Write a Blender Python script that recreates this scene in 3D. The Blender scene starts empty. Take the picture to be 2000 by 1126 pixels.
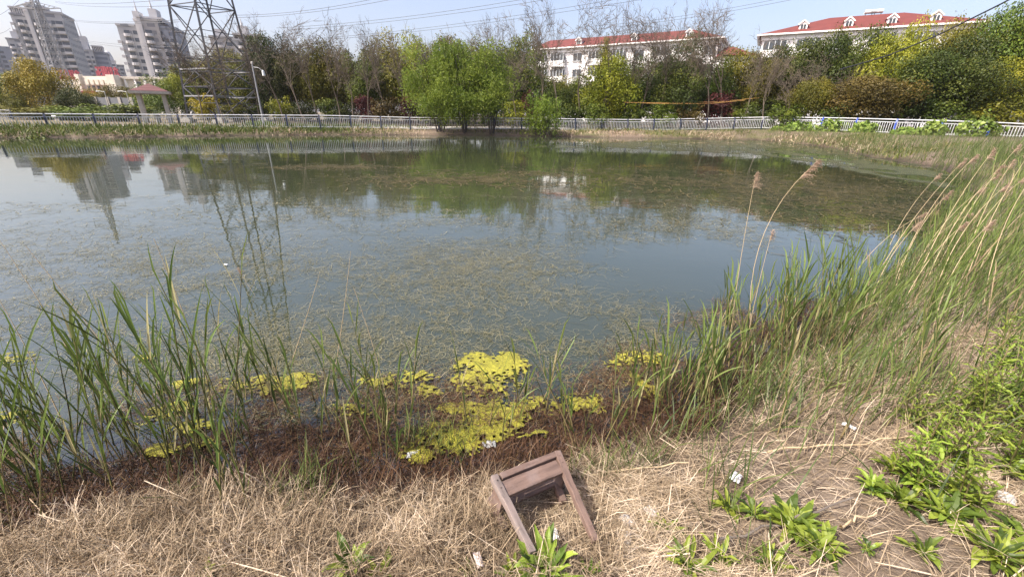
import bpy, math, random
import numpy as np
from mathutils import Vector, Matrix

R = math.radians
random.seed(11)
rng = np.random.default_rng(11)
S = bpy.context.scene
COL = S.collection

# ------------------------------------------------------------------ camera
EYE = np.array([0.0, 0.0, 1.8])
FPX, PITCH, ROLL = 830.0, R(22.25), R(0.75)
_F = np.array([0, math.cos(PITCH), -math.sin(PITCH)])
_U0 = np.array([0, math.sin(PITCH), math.cos(PITCH)])
_R0 = np.array([1.0, 0, 0])
_Rt = _R0 * math.cos(ROLL) + _U0 * math.sin(ROLL)
_Up = -_R0 * math.sin(ROLL) + _U0 * math.cos(ROLL)
cam = bpy.data.cameras.new('camera')
cam.sensor_width = 36.0
cam.lens = 36.0 * FPX / 2000.0
cam.clip_start, cam.clip_end = 0.05, 6000
camo = bpy.data.objects.new('camera', cam)
COL.objects.link(camo)
camo.matrix_world = Matrix(((_Rt[0], _Up[0], -_F[0], EYE[0]), (_Rt[1], _Up[1], -_F[1], EYE[1]),
                            (_Rt[2], _Up[2], -_F[2], EYE[2]), (0, 0, 0, 1)))
S.camera = camo

# ------------------------------------------------------------------ sky, sun, exposure
SUN_EL = R(50)
sx, sy = -0.88, -0.47
w = bpy.data.worlds.new('World')
S.world = w
w.use_nodes = True
nt = w.node_tree
sky = nt.nodes.new('ShaderNodeTexSky')
sky.sky_type = 'NISHITA'
sky.sun_disc = False
sky.sun_elevation = SUN_EL
sky.sun_rotation = math.atan2(sx, sy)
sky.air_density = 1.0
sky.dust_density = 4.0
sky.ozone_density = 3.0
bg = nt.nodes['Background']
bg.inputs[1].default_value = 0.145
tint = nt.nodes.new('ShaderNodeMix'); tint.data_type = 'RGBA'; tint.blend_type = 'MULTIPLY'; tint.inputs[0].default_value = 1.0
tint.inputs[7].default_value = (1.50, 1.28, 1.22, 1)   # spring haze whitens the blue
nt.links.new(sky.outputs[0], tint.inputs[6]); nt.links.new(tint.outputs[2], bg.inputs[0])
sun = bpy.data.lights.new('sun', 'SUN')
sun.energy = 5.0
sun.angle = R(0.53)
sun.color = (1.0, 0.94, 0.85)
suno = bpy.data.objects.new('sun', sun)
COL.objects.link(suno)
to_sun = Vector((sx * math.cos(SUN_EL), sy * math.cos(SUN_EL), math.sin(SUN_EL) * math.hypot(sx, sy)))
suno.rotation_euler = to_sun.to_track_quat('Z', 'Y').to_euler()
suno.location = (-60, -40, 90)
S.view_settings.view_transform = 'Standard'
S.view_settings.look = 'None'
S.view_settings.exposure = 0.66
S.view_settings.gamma = 1.0
S.cycles.max_bounces = 8
S.cycles.transparent_max_bounces = 12
S.cycles.caustics_reflective = False
S.cycles.caustics_refractive = False


# ------------------------------------------------------------------ pixel -> world helpers (photo pixels, 2000 wide)
def ray(px, py):
    return _F + (px - 1000.0) / FPX * _Rt + (563.0 - py) / FPX * _Up


def at(px, py, Y):
    v = ray(px, py)
    return EYE + v * (Y / v[1])


def gz(px, py, z=0.0):
    v = ray(px, py)
    return EYE + v * ((z - EYE[2]) / v[2])


def wpx(npx, Y):
    return npx / FPX * (Y * math.cos(PITCH) + 0.5)


# ------------------------------------------------------------------ noise
def _h(ix, iy, s):
    v = np.sin(ix * 127.1 + iy * 311.7 + s * 74.7) * 43758.5453
    return v - np.floor(v)


def vn(x, y, s=0):
    x = np.asarray(x, float); y = np.asarray(y, float)
    ix, iy = np.floor(x), np.floor(y)
    fx, fy = x - ix, y - iy
    fx, fy = fx * fx * (3 - 2 * fx), fy * fy * (3 - 2 * fy)
    return (_h(ix, iy, s) * (1 - fx) + _h(ix + 1, iy, s) * fx) * (1 - fy) + (_h(ix, iy + 1, s) * (1 - fx) + _h(ix + 1, iy + 1, s) * fx) * fy


def fbm(x, y, s=0, o=4):
    t, a, n = 0, 0.5, 0
    for k in range(o):
        t = t + a * vn(x * 2 ** k, y * 2 ** k, s + k); n += a; a *= 0.5
    return t / n


def sstep(a, b, x):
    t = np.clip((x - a) / (b - a), 0, 1)
    return t * t * (3 - 2 * t)


# ------------------------------------------------------------------ shoreline and ground height
_sh = [(-60, 269.5), (0, 269), (250, 267.5), (500, 264.8), (640, 263.5), (800, 264), (980, 265), (1100, 267), (1200, 269),
       (1340, 271), (1480, 274), (1547, 279), (1645, 291), (1709, 307), (1831, 326), (1890, 352), (1898, 385), (1850, 440), (1765, 520),
       (1630, 640), (1500, 720), (1400, 800), (1270, 850), (1130, 872), (1000, 890), (880, 908), (700, 916), (520, 930),
       (300, 955), (150, 990), (0, 1035), (-200, 1085)]
_pts = [tuple(gz(*q)[:2]) for q in _sh]
SHORE = [(-80, 20), (-55, 25)] + _pts + [(-5, 0.9), (-9, 0.4), (-16, -1.5), (-40, -6), (-80, -8)]


def _refine(poly):
    out = []
    n = len(poly)
    for i in range(n):
        a, b = np.array(poly[i]), np.array(poly[(i + 1) % n])
        L = np.linalg.norm(b - a)
        r = max(1.0, min(np.linalg.norm(a), np.linalg.norm(b)))
        k = max(1, min(12, int(L / (0.12 * r))))
        for j in range(k):
            p = a + (b - a) * j / k
            nn = np.array([-(b - a)[1], (b - a)[0]]) / max(L, 1e-6)
            amp = min(0.035 * r, 0.35)
            out.append(p + nn * amp * (2 * vn(p[0] / (0.15 * r) + 9, p[1] / (0.15 * r), 3) - 1))
    return np.array(out)


SHP = _refine(SHORE)
_A, _B = SHP, np.roll(SHP, -1, 0)


def sd(x, y):
    """signed distance to the shore: > 0 on land, < 0 over the pond"""
    x = np.atleast_1d(np.asarray(x, float)); y = np.atleast_1d(np.asarray(y, float))
    out = np.empty(x.shape[0])
    for c in range(0, len(x), 20000):
        px, py = x[c:c + 20000, None], y[c:c + 20000, None]
        ax, ay, bx, by = _A[None, :, 0], _A[None, :, 1], _B[None, :, 0], _B[None, :, 1]
        dx, dy = bx - ax, by - ay
        t = np.clip(((px - ax) * dx + (py - ay) * dy) / (dx * dx + dy * dy + 1e-12), 0, 1)
        d = np.sqrt(((px - ax - t * dx) ** 2 + (py - ay - t * dy) ** 2).min(1))
        cr = ((ay > py) != (by > py)) & (px < (bx - ax) * (py - ay) / (by - ay + 1e-12) + ax)
        ins = cr.sum(1) % 2 == 1
        out[c:c + 20000] = np.where(ins, -d, d)
    return out


def ground(x, y, d=None):
    x = np.atleast_1d(np.asarray(x, float)); y = np.atleast_1d(np.asarray(y, float))
    if d is None: d = sd(x, y)
    dl = np.maximum(d, 0)
    near = np.exp(-(x * x + y * y) / 80.0)
    land = 0.26 * (1 - np.exp(-dl / 0.4)) + 0.30 * sstep(0.6, 4.5, dl) + 0.22 * sstep(16, 28, x) * sstep(0, 4, dl)
    land = land + np.clip(dl * 3, 0, 1) * ((fbm(x * 2.2, y * 2.2, 5) - 0.5) * 0.10 * near + (fbm(x * 0.5, y * 0.5, 8) - 0.5) * 0.12 * sstep(0.5, 3, dl) * (1 - near))
    wat = -0.95 * (1 - np.exp(np.minimum(d, 0) / 2.0)) - 0.02 * np.clip(-d * 8, 0, 1)
    return np.where(d > 0, land, wat)


def g1(x, y):
    return float(ground([x], [y])[0])


def gp(px, py, off=0.0):
    z = 0.25
    for _ in range(6):
        p = gz(px, py, z); z = g1(p[0], p[1]) + off
    return np.array([p[0], p[1], z])


# ------------------------------------------------------------------ materials
def new_mat(name):
    m = bpy.data.materials.new(name); m.use_nodes = True
    return m, m.node_tree.nodes, m.node_tree.links, m.node_tree.nodes['Principled BSDF']


def ramp(N, stops):
    r = N.new('ShaderNodeValToRGB')
    e = r.color_ramp.elements
    while len(e) < len(stops): e.new(0.5)
    for k, (p, c) in enumerate(stops):
        e[k].position = p; e[k].color = (*c, 1)
    return r


def mat(name, c1, c2=None, rough=0.7, scale=4.0, bump=0.0, metal=0.0, spec=0.5, bscale=None, stretch=None):
    m, N, L, b = new_mat(name)
    b.inputs['Roughness'].default_value = rough
    b.inputs['Metallic'].default_value = metal
    b.inputs['Specular IOR Level'].default_value = spec
    c2 = c2 or tuple(v * 0.75 for v in c1)
    tc = N.new('ShaderNodeTexCoord')
    src = tc.outputs['Object']
    if stretch:
        mp = N.new('ShaderNodeMapping'); mp.inputs['Scale'].default_value = stretch
        L.new(src, mp.inputs[0]); src = mp.outputs[0]
    n = N.new('ShaderNodeTexNoise'); n.inputs['Scale'].default_value = scale; n.inputs['Detail'].default_value = 6
    n.inputs['Roughness'].default_value = 0.65
    L.new(src, n.inputs['Vector'])
    r = ramp(N, [(0.3, c1), (0.7, c2)])
    L.new(n.outputs[0], r.inputs[0]); L.new(r.outputs[0], b.inputs['Base Color'])
    if bump:
        n2 = N.new('ShaderNodeTexNoise'); n2.inputs['Scale'].default_value = bscale or scale * 4; n2.inputs['Detail'].default_value = 4
        L.new(src, n2.inputs['Vector'])
        bp = N.new('ShaderNodeBump'); bp.inputs['Strength'].default_value = bump; bp.inputs['Distance'].default_value = 0.02
        L.new(n2.outputs[0], bp.inputs['Height']); L.new(bp.outputs[0], b.inputs['Normal'])
    return m


def blade_mat(name, stops, trans=0.35, rough=0.55, objvar=0.0, patch=0.0, pscale=1.0, spec=0.3):
    """foliage / straw: colour from the per-leaf attribute rnd, thin leaves let light through"""
    m, N, L, b = new_mat(name)
    at_ = N.new('ShaderNodeAttribute'); at_.attribute_name = 'rnd'
    fac = at_.outputs['Fac']
    if patch:
        tc = N.new('ShaderNodeTexCoord'); n = N.new('ShaderNodeTexNoise'); n.inputs['Scale'].default_value = pscale; n.inputs['Detail'].default_value = 3
        L.new(tc.outputs['Object'], n.inputs['Vector'])
        ma = N.new('ShaderNodeMath'); ma.operation = 'MULTIPLY_ADD'; ma.inputs[1].default_value = patch; ma.inputs[2].default_value = -patch / 2
        L.new(n.outputs[0], ma.inputs[0])
        ad = N.new('ShaderNodeMath'); ad.operation = 'ADD'; ad.use_clamp = True
        L.new(fac, ad.inputs[0]); L.new(ma.outputs[0], ad.inputs[1]); fac = ad.outputs[0]
    r = ramp(N, stops); L.new(fac, r.inputs[0]); c = r.outputs[0]
    if objvar:
        oi = N.new('ShaderNodeObjectInfo'); hs = N.new('ShaderNodeHueSaturation')
        mr = N.new('ShaderNodeMapRange'); mr.inputs[3].default_value = 1 - objvar; mr.inputs[4].default_value = 1 + objvar
        L.new(oi.outputs['Random'], mr.inputs[0]); L.new(mr.outputs[0], hs.inputs['Value'])
        mr2 = N.new('ShaderNodeMapRange'); mr2.inputs[3].default_value = 0.5 - objvar * 0.06; mr2.inputs[4].default_value = 0.5 + objvar * 0.06
        L.new(oi.outputs['Random'], mr2.inputs[0]); L.new(mr2.outputs[0], hs.inputs['Hue'])
        L.new(c, hs.inputs['Color']); c = hs.outputs[0]
    L.new(c, b.inputs['Base Color'])
    b.inputs['Roughness'].default_value = rough
    b.inputs['Specular IOR Level'].default_value = spec
    if trans:
        t = N.new('ShaderNodeBsdfTranslucent'); L.new(c, t.inputs[0])
        mx = N.new('ShaderNodeMixShader'); mx.inputs[0].default_value = trans
        L.new(b.outputs[0], mx.inputs[1]); L.new(t.outputs[0], mx.inputs[2])
        L.new(mx.outputs[0], N['Material Output'].inputs[0])
    return m


M = {}
M['white_paint'] = mat('white_paint', (0.58, 0.61, 0.61), (0.48, 0.51, 0.52), 0.45, 1.5)
M['rail_steel'] = mat('rail_steel', (0.66, 0.68, 0.69), (0.56, 0.58, 0.59), 0.35, 1.0)
M['blue_paint'] = mat('blue_paint', (0.02, 0.075, 0.42), (0.015, 0.05, 0.3), 0.4, 2)
M['blue_paint_shaded'] = mat('blue_paint_shaded', (0.012, 0.02, 0.06), (0.02, 0.028, 0.05), 0.45, 2)  # same blue paint, with shade put into its colour for the duller posts
M['concrete'] = mat('concrete', (0.42, 0.40, 0.36), (0.3, 0.29, 0.26), 0.85, 3, 0.3)
M['grey_wall'] = mat('grey_wall', (0.16, 0.175, 0.19), (0.12, 0.13, 0.145), 0.8, 0.6)
M['stucco'] = mat('stucco', (0.87, 0.87, 0.85), (0.80, 0.80, 0.78), 0.85, 0.4)
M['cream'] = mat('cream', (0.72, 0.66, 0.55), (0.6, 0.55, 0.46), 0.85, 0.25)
M['cream_shade'] = mat('shaded_cream', (0.50, 0.46, 0.40), (0.42, 0.39, 0.34), 0.85, 0.25)  # the wall cream darkened, its shade painted into the colour
M['tower_grey'] = mat('tower_grey', (0.36, 0.365, 0.37), (0.30, 0.31, 0.32), 0.85, 0.08)
M['tower_pale'] = mat('tower_pale', (0.50, 0.50, 0.50), (0.42, 0.42, 0.43), 0.85, 0.1)
M['tower_brown'] = mat('tower_brown', (0.26, 0.245, 0.235), (0.21, 0.2, 0.195), 0.85, 0.1)
M['tower_blue'] = mat('tower_blue', (0.22, 0.24, 0.29), (0.17, 0.19, 0.23), 0.7, 0.1)
M['glass'] = mat('glass', (0.035, 0.045, 0.055), (0.06, 0.07, 0.08), 0.12, 0.7)
M['glass_far'] = mat('glass_far', (0.035, 0.045, 0.06), (0.08, 0.095, 0.12), 0.2, 0.12)
M['red_letter'] = mat('red_letter', (0.26, 0.035, 0.05), (0.22, 0.03, 0.045), 0.5, 0.5)
M['galv'] = mat('galvanised_steel', (0.30, 0.31, 0.32), (0.22, 0.23, 0.24), 0.5, 1.2, metal=0.3)
M['pylon_dark'] = mat('weathered_steel', (0.07, 0.075, 0.085), (0.05, 0.054, 0.062), 0.6, 0.8)
M['wire'] = mat('wire', (0.10, 0.11, 0.13), (0.08, 0.09, 0.1), 0.6, 1)
M['cable'] = mat('cable', (0.015, 0.016, 0.022), (0.02, 0.02, 0.028), 0.5, 1)
M['bark'] = mat('bark', (0.17, 0.145, 0.12), (0.10, 0.085, 0.07), 0.9, 3, 0.3)
M['bark_grey'] = mat('bark_grey', (0.15, 0.122, 0.09), (0.075, 0.06, 0.045), 0.9, 1.5, 0.3)
M['bark_dark'] = mat('bark_dark', (0.075, 0.062, 0.052), (0.045, 0.038, 0.032), 0.9, 2, 0.3)
M['yellow_rope'] = mat('yellow_rope', (0.62, 0.42, 0.12), (0.55, 0.25, 0.1), 0.7, 2)
M['plastic'] = mat('plastic', (0.66, 0.67, 0.66), (0.55, 0.56, 0.55), 0.3, 20)
M['stone_white'] = mat('plaster_rubble', (0.60, 0.58, 0.54), (0.45, 0.42, 0.38), 0.9, 40, 0.4)
M['wrapper'] = mat('wrapper', (0.62, 0.47, 0.42), (0.55, 0.5, 0.46), 0.4, 30)
M['straw_plume'] = blade_mat('plume', [(0, (0.30, 0.20, 0.14)), (1, (0.55, 0.43, 0.32))], 0.4, 0.8)


def facade_mat(name, c1, c2, dk):
    m, N, L, b = new_mat(name)
    tc = N.new('ShaderNodeTexCoord'); sp = N.new('ShaderNodeSeparateXYZ'); L.new(tc.outputs['Object'], sp.inputs[0])
    def math_(op, a, v=None, v2=None):
        q = N.new('ShaderNodeMath'); q.operation = op
        if isinstance(a, (int, float)): q.inputs[0].default_value = a
        else: L.new(a, q.inputs[0])
        for k, t in ((1, v), (2, v2)):
            if t is None: continue
            if isinstance(t, (int, float)): q.inputs[k].default_value = t
            else: L.new(t, q.inputs[k])
        return q.outputs[0]
    fz = math_('FRACT', math_('DIVIDE', sp.outputs[2], 2.95))
    hx = math_('SUBTRACT', math_('MULTIPLY', sp.outputs[0], .76), math_('MULTIPLY', sp.outputs[1], .65)); fx_ = math_('FRACT', math_('DIVIDE', hx, 2.3))
    a1 = math_('MULTIPLY', math_('GREATER_THAN', fz, .34), math_('LESS_THAN', fz, .84)); a2 = math_('MULTIPLY', math_('GREATER_THAN', fx_, .22), math_('LESS_THAN', fx_, .8))
    win = math_('MULTIPLY', a1, a2)
    n = N.new('ShaderNodeTexNoise'); n.inputs['Scale'].default_value = .1; n.inputs['Detail'].default_value = 5; L.new(tc.outputs['Object'], n.inputs['Vector'])
    r = ramp(N, [(0.3, c1), (0.7, c2)]); L.new(n.outputs[0], r.inputs[0])
    mx = N.new('ShaderNodeMix'); mx.data_type = 'RGBA'; L.new(math_('MULTIPLY', win, .8), mx.inputs[0]); L.new(r.outputs[0], mx.inputs[6]); mx.inputs[7].default_value = (*dk, 1)
    L.new(mx.outputs[2], b.inputs['Base Color']); b.inputs['Roughness'].default_value = .7
    bp = N.new('ShaderNodeBump'); bp.inputs['Strength'].default_value = 1; bp.inputs['Distance'].default_value = -.15; L.new(win, bp.inputs['Height']); L.new(bp.outputs[0], b.inputs['Normal'])
    return m


M['tower_grey'] = facade_mat('tower_grey', (0.38, 0.385, 0.39), (0.31, 0.32, 0.33), (.12, .135, .16))
M['tower_brown'] = facade_mat('tower_brown', (0.34, 0.33, 0.32), (0.28, 0.275, 0.27), (.13, .14, .16))
M['tower_blue'] = facade_mat('tower_blue', (0.25, 0.27, 0.31), (0.2, 0.22, 0.26), (.09, .11, .15))


def roof_mat(name, c1, c2):
    m, N, L, b = new_mat(name)
    tc = N.new('ShaderNodeTexCoord'); n = N.new('ShaderNodeTexNoise'); n.inputs['Scale'].default_value = 0.9; n.inputs['Detail'].default_value = 6
    wv = N.new('ShaderNodeTexWave'); wv.inputs['Scale'].default_value = 1.4; wv.bands_direction = 'Z'; wv.inputs['Distortion'].default_value = 0.4
    L.new(tc.outputs['Object'], n.inputs['Vector']); L.new(tc.outputs['Object'], wv.inputs['Vector'])
    r = ramp(N, [(0.3, c1), (0.7, c2)]); L.new(n.outputs[0], r.inputs[0]); L.new(r.outputs[0], b.inputs['Base Color'])
    bp = N.new('ShaderNodeBump'); bp.inputs['Strength'].default_value = 0.5; bp.inputs['Distance'].default_value = 0.06
    L.new(wv.outputs[0], bp.inputs['Height']); L.new(bp.outputs[0], b.inputs['Normal'])
    b.inputs['Roughness'].default_value = 0.75
    return m


M['roof_red'] = roof_mat('roof_red', (0.155, 0.035, 0.027), (0.12, 0.028, 0.022))
M['roof_maroon'] = roof_mat('roof_maroon', (0.13, 0.052, 0.05), (0.095, 0.04, 0.038))


def wood_mat(name, c1, c2):
    m, N, L, b = new_mat(name)
    tc = N.new('ShaderNodeTexCoord'); mp = N.new('ShaderNodeMapping'); mp.inputs['Scale'].default_value = (3, 3, 3)
    at_ = N.new('ShaderNodeAttribute'); at_.attribute_name = 'grain'
    L.new(at_.outputs['Vector'], mp.inputs[0])
    n = N.new('ShaderNodeTexNoise'); n.inputs['Scale'].default_value = 14; n.inputs['Detail'].default_value = 8; n.inputs['Roughness'].default_value = 0.7
    L.new(mp.outputs[0], n.inputs['Vector'])
    n2 = N.new('ShaderNodeTexNoise'); n2.inputs['Scale'].default_value = 9; n2.inputs['Detail'].default_value = 4
    L.new(tc.outputs['Object'], n2.inputs['Vector'])
    r = ramp(N, [(0.28, c2), (0.5, c1), (0.72, tuple(v * 1.5 for v in c1))]); L.new(n.outputs[0], r.inputs[0])
    mx = N.new('ShaderNodeMix'); mx.data_type = 'RGBA'
    r2 = ramp(N, [(0.5, (0, 0, 0)), (0.68, (0.7, 0.7, 0.7))]); L.new(n2.outputs[0], r2.inputs[0])
    L.new(r2.outputs[0], mx.inputs[0]); L.new(r.outputs[0], mx.inputs[6]); mx.inputs[7].default_value = (0.22, 0.17, 0.15, 1)
    L.new(mx.outputs[2], b.inputs['Base Color'])
    bp = N.new('ShaderNodeBump'); bp.inputs['Strength'].default_value = 0.5; bp.inputs['Distance'].default_value = 0.004
    L.new(n.outputs[0], bp.inputs['Height']); L.new(bp.outputs[0], b.inputs['Normal'])
    b.inputs['Roughness'].default_value = 0.7
    return m


M['wood'] = wood_mat('weathered_wood', (0.145, 0.096, 0.074), (0.055, 0.035, 0.028))
M['wood_grey'] = wood_mat('grey_wood', (0.19, 0.155, 0.135), (0.085, 0.066, 0.057))

# foliage
M['leaf_gold'] = blade_mat('leaf_gold', [(0, (0.0948, 0.0954, 0.0072)), (0.5, (0.2388, 0.1966, 0.0108)), (1, (0.3768, 0.2725, 0.0180))], 0.10, 0.5, 0.12)
M['leaf_lime'] = blade_mat('leaf_lime', [(0, (0.0579, 0.0855, 0.0056)), (0.5, (0.1700, 0.1908, 0.0096)), (1, (0.2869, 0.2808, 0.0168))], 0.10, 0.5, 0.15)
M['leaf_olive'] = blade_mat('leaf_olive', [(0, (0.0406, 0.0506, 0.0048)), (0.5, (0.1132, 0.1133, 0.0078)), (1, (0.2100, 0.1806, 0.0132))], 0.10, 0.5, 0.25)
M['leaf_dark'] = blade_mat('leaf_dark', [(0, (0.0120, 0.0232, 0.0030)), (0.55, (0.0427, 0.0615, 0.0065)), (1, (0.1181, 0.1279, 0.0130))], 0.10, 0.5, 0.25, spec=0.25)
M['leaf_green'] = blade_mat('leaf_green', [(0, (0.0277, 0.0534, 0.0060)), (0.5, (0.0805, 0.1146, 0.0090)), (1, (0.1604, 0.1842, 0.0162))], 0.10, 0.5, 0.2)
M['leaf_brown'] = blade_mat('leaf_brown', [(0, (0.0353, 0.0322, 0.0064)), (0.5, (0.0924, 0.0681, 0.0112)), (1, (0.1414, 0.0966, 0.0160))], 0.10, 0.5, 0.15)
M['leaf_red'] = blade_mat('leaf_red', [(0, (0.045, 0.012, 0.012)), (1, (0.12, 0.03, 0.03))], 0.3, 0.5, 0.2)
M['leaf_willow'] = blade_mat('leaf_willow', [(0, (0.0549, 0.1030, 0.0119)), (0.5, (0.1515, 0.2236, 0.0248)), (1, (0.2723, 0.3380, 0.0465))], 0.35, 0.5, 0.1)
M['leaf_vine'] = blade_mat('leaf_vine', [(0, (0.07, 0.12, 0.02)), (0.5, (0.16, 0.24, 0.04)), (1, (0.28, 0.36, 0.08))], 0.3, 0.45, 0.1)
M['leaf_weed'] = blade_mat('leaf_weed', [(0, (0.035, 0.065, 0.010)), (0.5, (0.14, 0.205, 0.022)), (1, (0.27, 0.33, 0.045))], 0.28, 0.45, 0.15, spec=0.4)
M['leaf_reed'] = blade_mat('leaf_reed', [(0, (0.035, 0.06, 0.016)), (0.55, (0.115, 0.165, 0.037)), (0.85, (0.19, 0.24, 0.065)), (0.93, (0.26, 0.26, 0.10)), (1, (0.42, 0.36, 0.20))], 0.35, 0.45, 0.18)
M['stem_reed'] = blade_mat('stem_reed', [(0, (0.06, 0.06, 0.02)), (0.5, (0.13, 0.12, 0.045)), (1, (0.26, 0.2, 0.1))], 0.0, 0.5, 0.2)
M['reed_bed'] = blade_mat('reed_bed', [(0, (0.30, 0.22, 0.13)), (0.15, (0.42, 0.33, 0.20)), (0.22, (0.06, 0.095, 0.022)), (0.6, (0.12, 0.175, 0.04)), (1, (0.22, 0.27, 0.07))], 0.3, 0.5)
M['far_reed'] = blade_mat('far_reed', [(0, (0.2210, 0.1760, 0.1020)), (0.19, (0.2890, 0.2464, 0.1445)), (0.23, (0.0553, 0.0836, 0.0238)), (0.7, (0.1105, 0.1496, 0.0425)), (1, (0.1785, 0.2156, 0.0723))], 0.3, 0.6)
M['dead_reed'] = mat('dead_reed', (0.50, 0.40, 0.25), (0.38, 0.29, 0.17), 0.7, 6)
M['straw'] = blade_mat('straw', [(0, (0.07, 0.048, 0.028)), (0.3, (0.185, 0.135, 0.082)), (0.65, (0.385, 0.30, 0.192)), (1, (0.65, 0.54, 0.40))], 0.15, 0.7, 0, 0.85, 4.5)
M['litter'] = blade_mat('litter', [(0, (0.022, 0.012, 0.007)), (0.35, (0.078, 0.038, 0.019)), (0.6, (0.135, 0.078, 0.036)), (0.8, (0.16, 0.135, 0.055)), (1, (0.42, 0.33, 0.20))], 0.1, 0.5)
M['bank_grass'] = blade_mat('bank_grass', [(0, (0.0360, 0.0592, 0.0097)), (0.5, (0.0864, 0.1221, 0.0195)), (0.8, (0.1440, 0.1628, 0.0325)), (1, (0.2448, 0.2072, 0.0975))], 0.3, 0.6, 0, 0.6, 0.25)
M['weed_strand'] = blade_mat('weed_strand', [(0, (0.0656, 0.0630, 0.0280)), (0.5, (0.1640, 0.1554, 0.0800)), (1, (0.2788, 0.2604, 0.1600))], 0.1, 0.5)
M['weed_brown'] = blade_mat('weed_brown', [(0, (0.035, 0.032, 0.008)), (0.5, (0.085, 0.07, 0.02)), (1, (0.17, 0.135, 0.055))], 0.1, 0.5)


def algae_mat():
    m, N, L, b = new_mat('algae')
    tc = N.new('ShaderNodeTexCoord')
    n = N.new('ShaderNodeTexNoise'); n.inputs['Scale'].default_value = 38; n.inputs['Detail'].default_value = 8; n.inputs['Roughness'].default_value = 0.75
    n2 = N.new('ShaderNodeTexNoise'); n2.inputs['Scale'].default_value = 5; n2.inputs['Detail'].default_value = 4
    L.new(tc.outputs['Object'], n.inputs['Vector']); L.new(tc.outputs['Object'], n2.inputs['Vector'])
    ad = N.new('ShaderNodeMath'); ad.operation = 'MULTIPLY_ADD'; ad.inputs[1].default_value = 0.6
    L.new(n.outputs[0], ad.inputs[0])
    ml = N.new('ShaderNodeMath'); ml.operation = 'MULTIPLY'; ml.inputs[1].default_value = 0.4
    L.new(n2.outputs[0], ml.inputs[0]); L.new(ml.outputs[0], ad.inputs[2])
    r = ramp(N, [(0.3, (0.10, 0.09, 0.02)), (0.38, (0.17, 0.16, 0.02)), (0.47, (0.32, 0.305, 0.028)), (0.62, (0.48, 0.455, 0.045)), (0.82, (0.54, 0.50, 0.15))])
    L.new(ad.outputs[0], r.inputs[0])
    ea = N.new('ShaderNodeAttribute'); ea.attribute_name = 'rnd'
    er = ramp(N, [(0.05, (0, 0, 0)), (0.35, (.45, .45, .45)), (0.75, (1, 1, 1))]); L.new(ea.outputs['Fac'], er.inputs[0])
    mxe = N.new('ShaderNodeMix'); mxe.data_type = 'RGBA'; L.new(er.outputs[0], mxe.inputs[0]); mxe.inputs[6].default_value = (0.075, 0.072, 0.026, 1); L.new(r.outputs[0], mxe.inputs[7])
    L.new(mxe.outputs[2], b.inputs['Base Color'])
    bp = N.new('ShaderNodeBump'); bp.inputs['Strength'].default_value = 1.0; bp.inputs['Distance'].default_value = 0.03
    L.new(n.outputs[0], bp.inputs['Height']); L.new(bp.outputs[0], b.inputs['Normal'])
    b.inputs['Roughness'].default_value = 0.6
    return m


M['algae'] = algae_mat()


def ground_mat():
    m, N, L, b = new_mat('ground')
    tc = N.new('ShaderNodeTexCoord')
    def noise(s, d=6):
        n = N.new('ShaderNodeTexNoise'); n.inputs['Scale'].default_value = s; n.inputs['Detail'].default_value = d; n.inputs['Roughness'].default_value = 0.7
        L.new(tc.outputs['Object'], n.inputs['Vector']); return n
    n1, n2, n3 = noise(0.35), noise(9), noise(60)
    dry = ramp(N, [(0.3, (0.075, 0.052, 0.034)), (0.5, (0.16, 0.12, 0.083)), (0.7, (0.30, 0.24, 0.18))]); L.new(n2.outputs[0], dry.inputs[0])
    grn = ramp(N, [(0.3, (0.07, 0.085, 0.025)), (0.7, (0.15, 0.15, 0.05))]); L.new(n2.outputs[0], grn.inputs[0])
    fac = ramp(N, [(0.46, (0, 0, 0)), (0.60, (0.8, 0.8, 0.8))]); L.new(n1.outputs[0], fac.inputs[0])
    far = N.new('ShaderNodeAttribute'); far.attribute_name = 'far'
    mf = N.new('ShaderNodeMath'); mf.operation = 'MULTIPLY'; L.new(fac.outputs[0], mf.inputs[0]); L.new(far.outputs['Fac'], mf.inputs[1])
    mx = N.new('ShaderNodeMix'); mx.data_type = 'RGBA'
    L.new(mf.outputs[0], mx.inputs[0]); L.new(dry.outputs[0], mx.inputs[6]); L.new(grn.outputs[0], mx.inputs[7])
    wet = N.new('ShaderNodeAttribute'); wet.attribute_name = 'wet'
    mud = ramp(N, [(0.3, (0.022, 0.015, 0.010)), (0.7, (0.055, 0.036, 0.022))]); L.new(n2.outputs[0], mud.inputs[0])
    mx2 = N.new('ShaderNodeMix'); mx2.data_type = 'RGBA'
    L.new(wet.outputs['Fac'], mx2.inputs[0]); L.new(mx.outputs[2], mx2.inputs[6]); L.new(mud.outputs[0], mx2.inputs[7])
    wood = N.new('ShaderNodeAttribute'); wood.attribute_name = 'grove'
    lit = ramp(N, [(0.3, (0.045, 0.035, 0.022)), (0.7, (0.10, 0.075, 0.045))]); L.new(n2.outputs[0], lit.inputs[0])
    mx3 = N.new('ShaderNodeMix'); mx3.data_type = 'RGBA'
    L.new(wood.outputs['Fac'], mx3.inputs[0]); L.new(mx2.outputs[2], mx3.inputs[6]); L.new(lit.outputs[0], mx3.inputs[7])
    L.new(mx3.outputs[2], b.inputs['Base Color'])
    bp = N.new('ShaderNodeBump'); bp.inputs['Strength'].default_value = 0.8; bp.inputs['Distance'].default_value = 0.02
    L.new(n3.outputs[0], bp.inputs['Height']); L.new(bp.outputs[0], b.inputs['Normal'])
    b.inputs['Roughness'].default_value = 0.9
    return m


M['ground'] = ground_mat()


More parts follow.
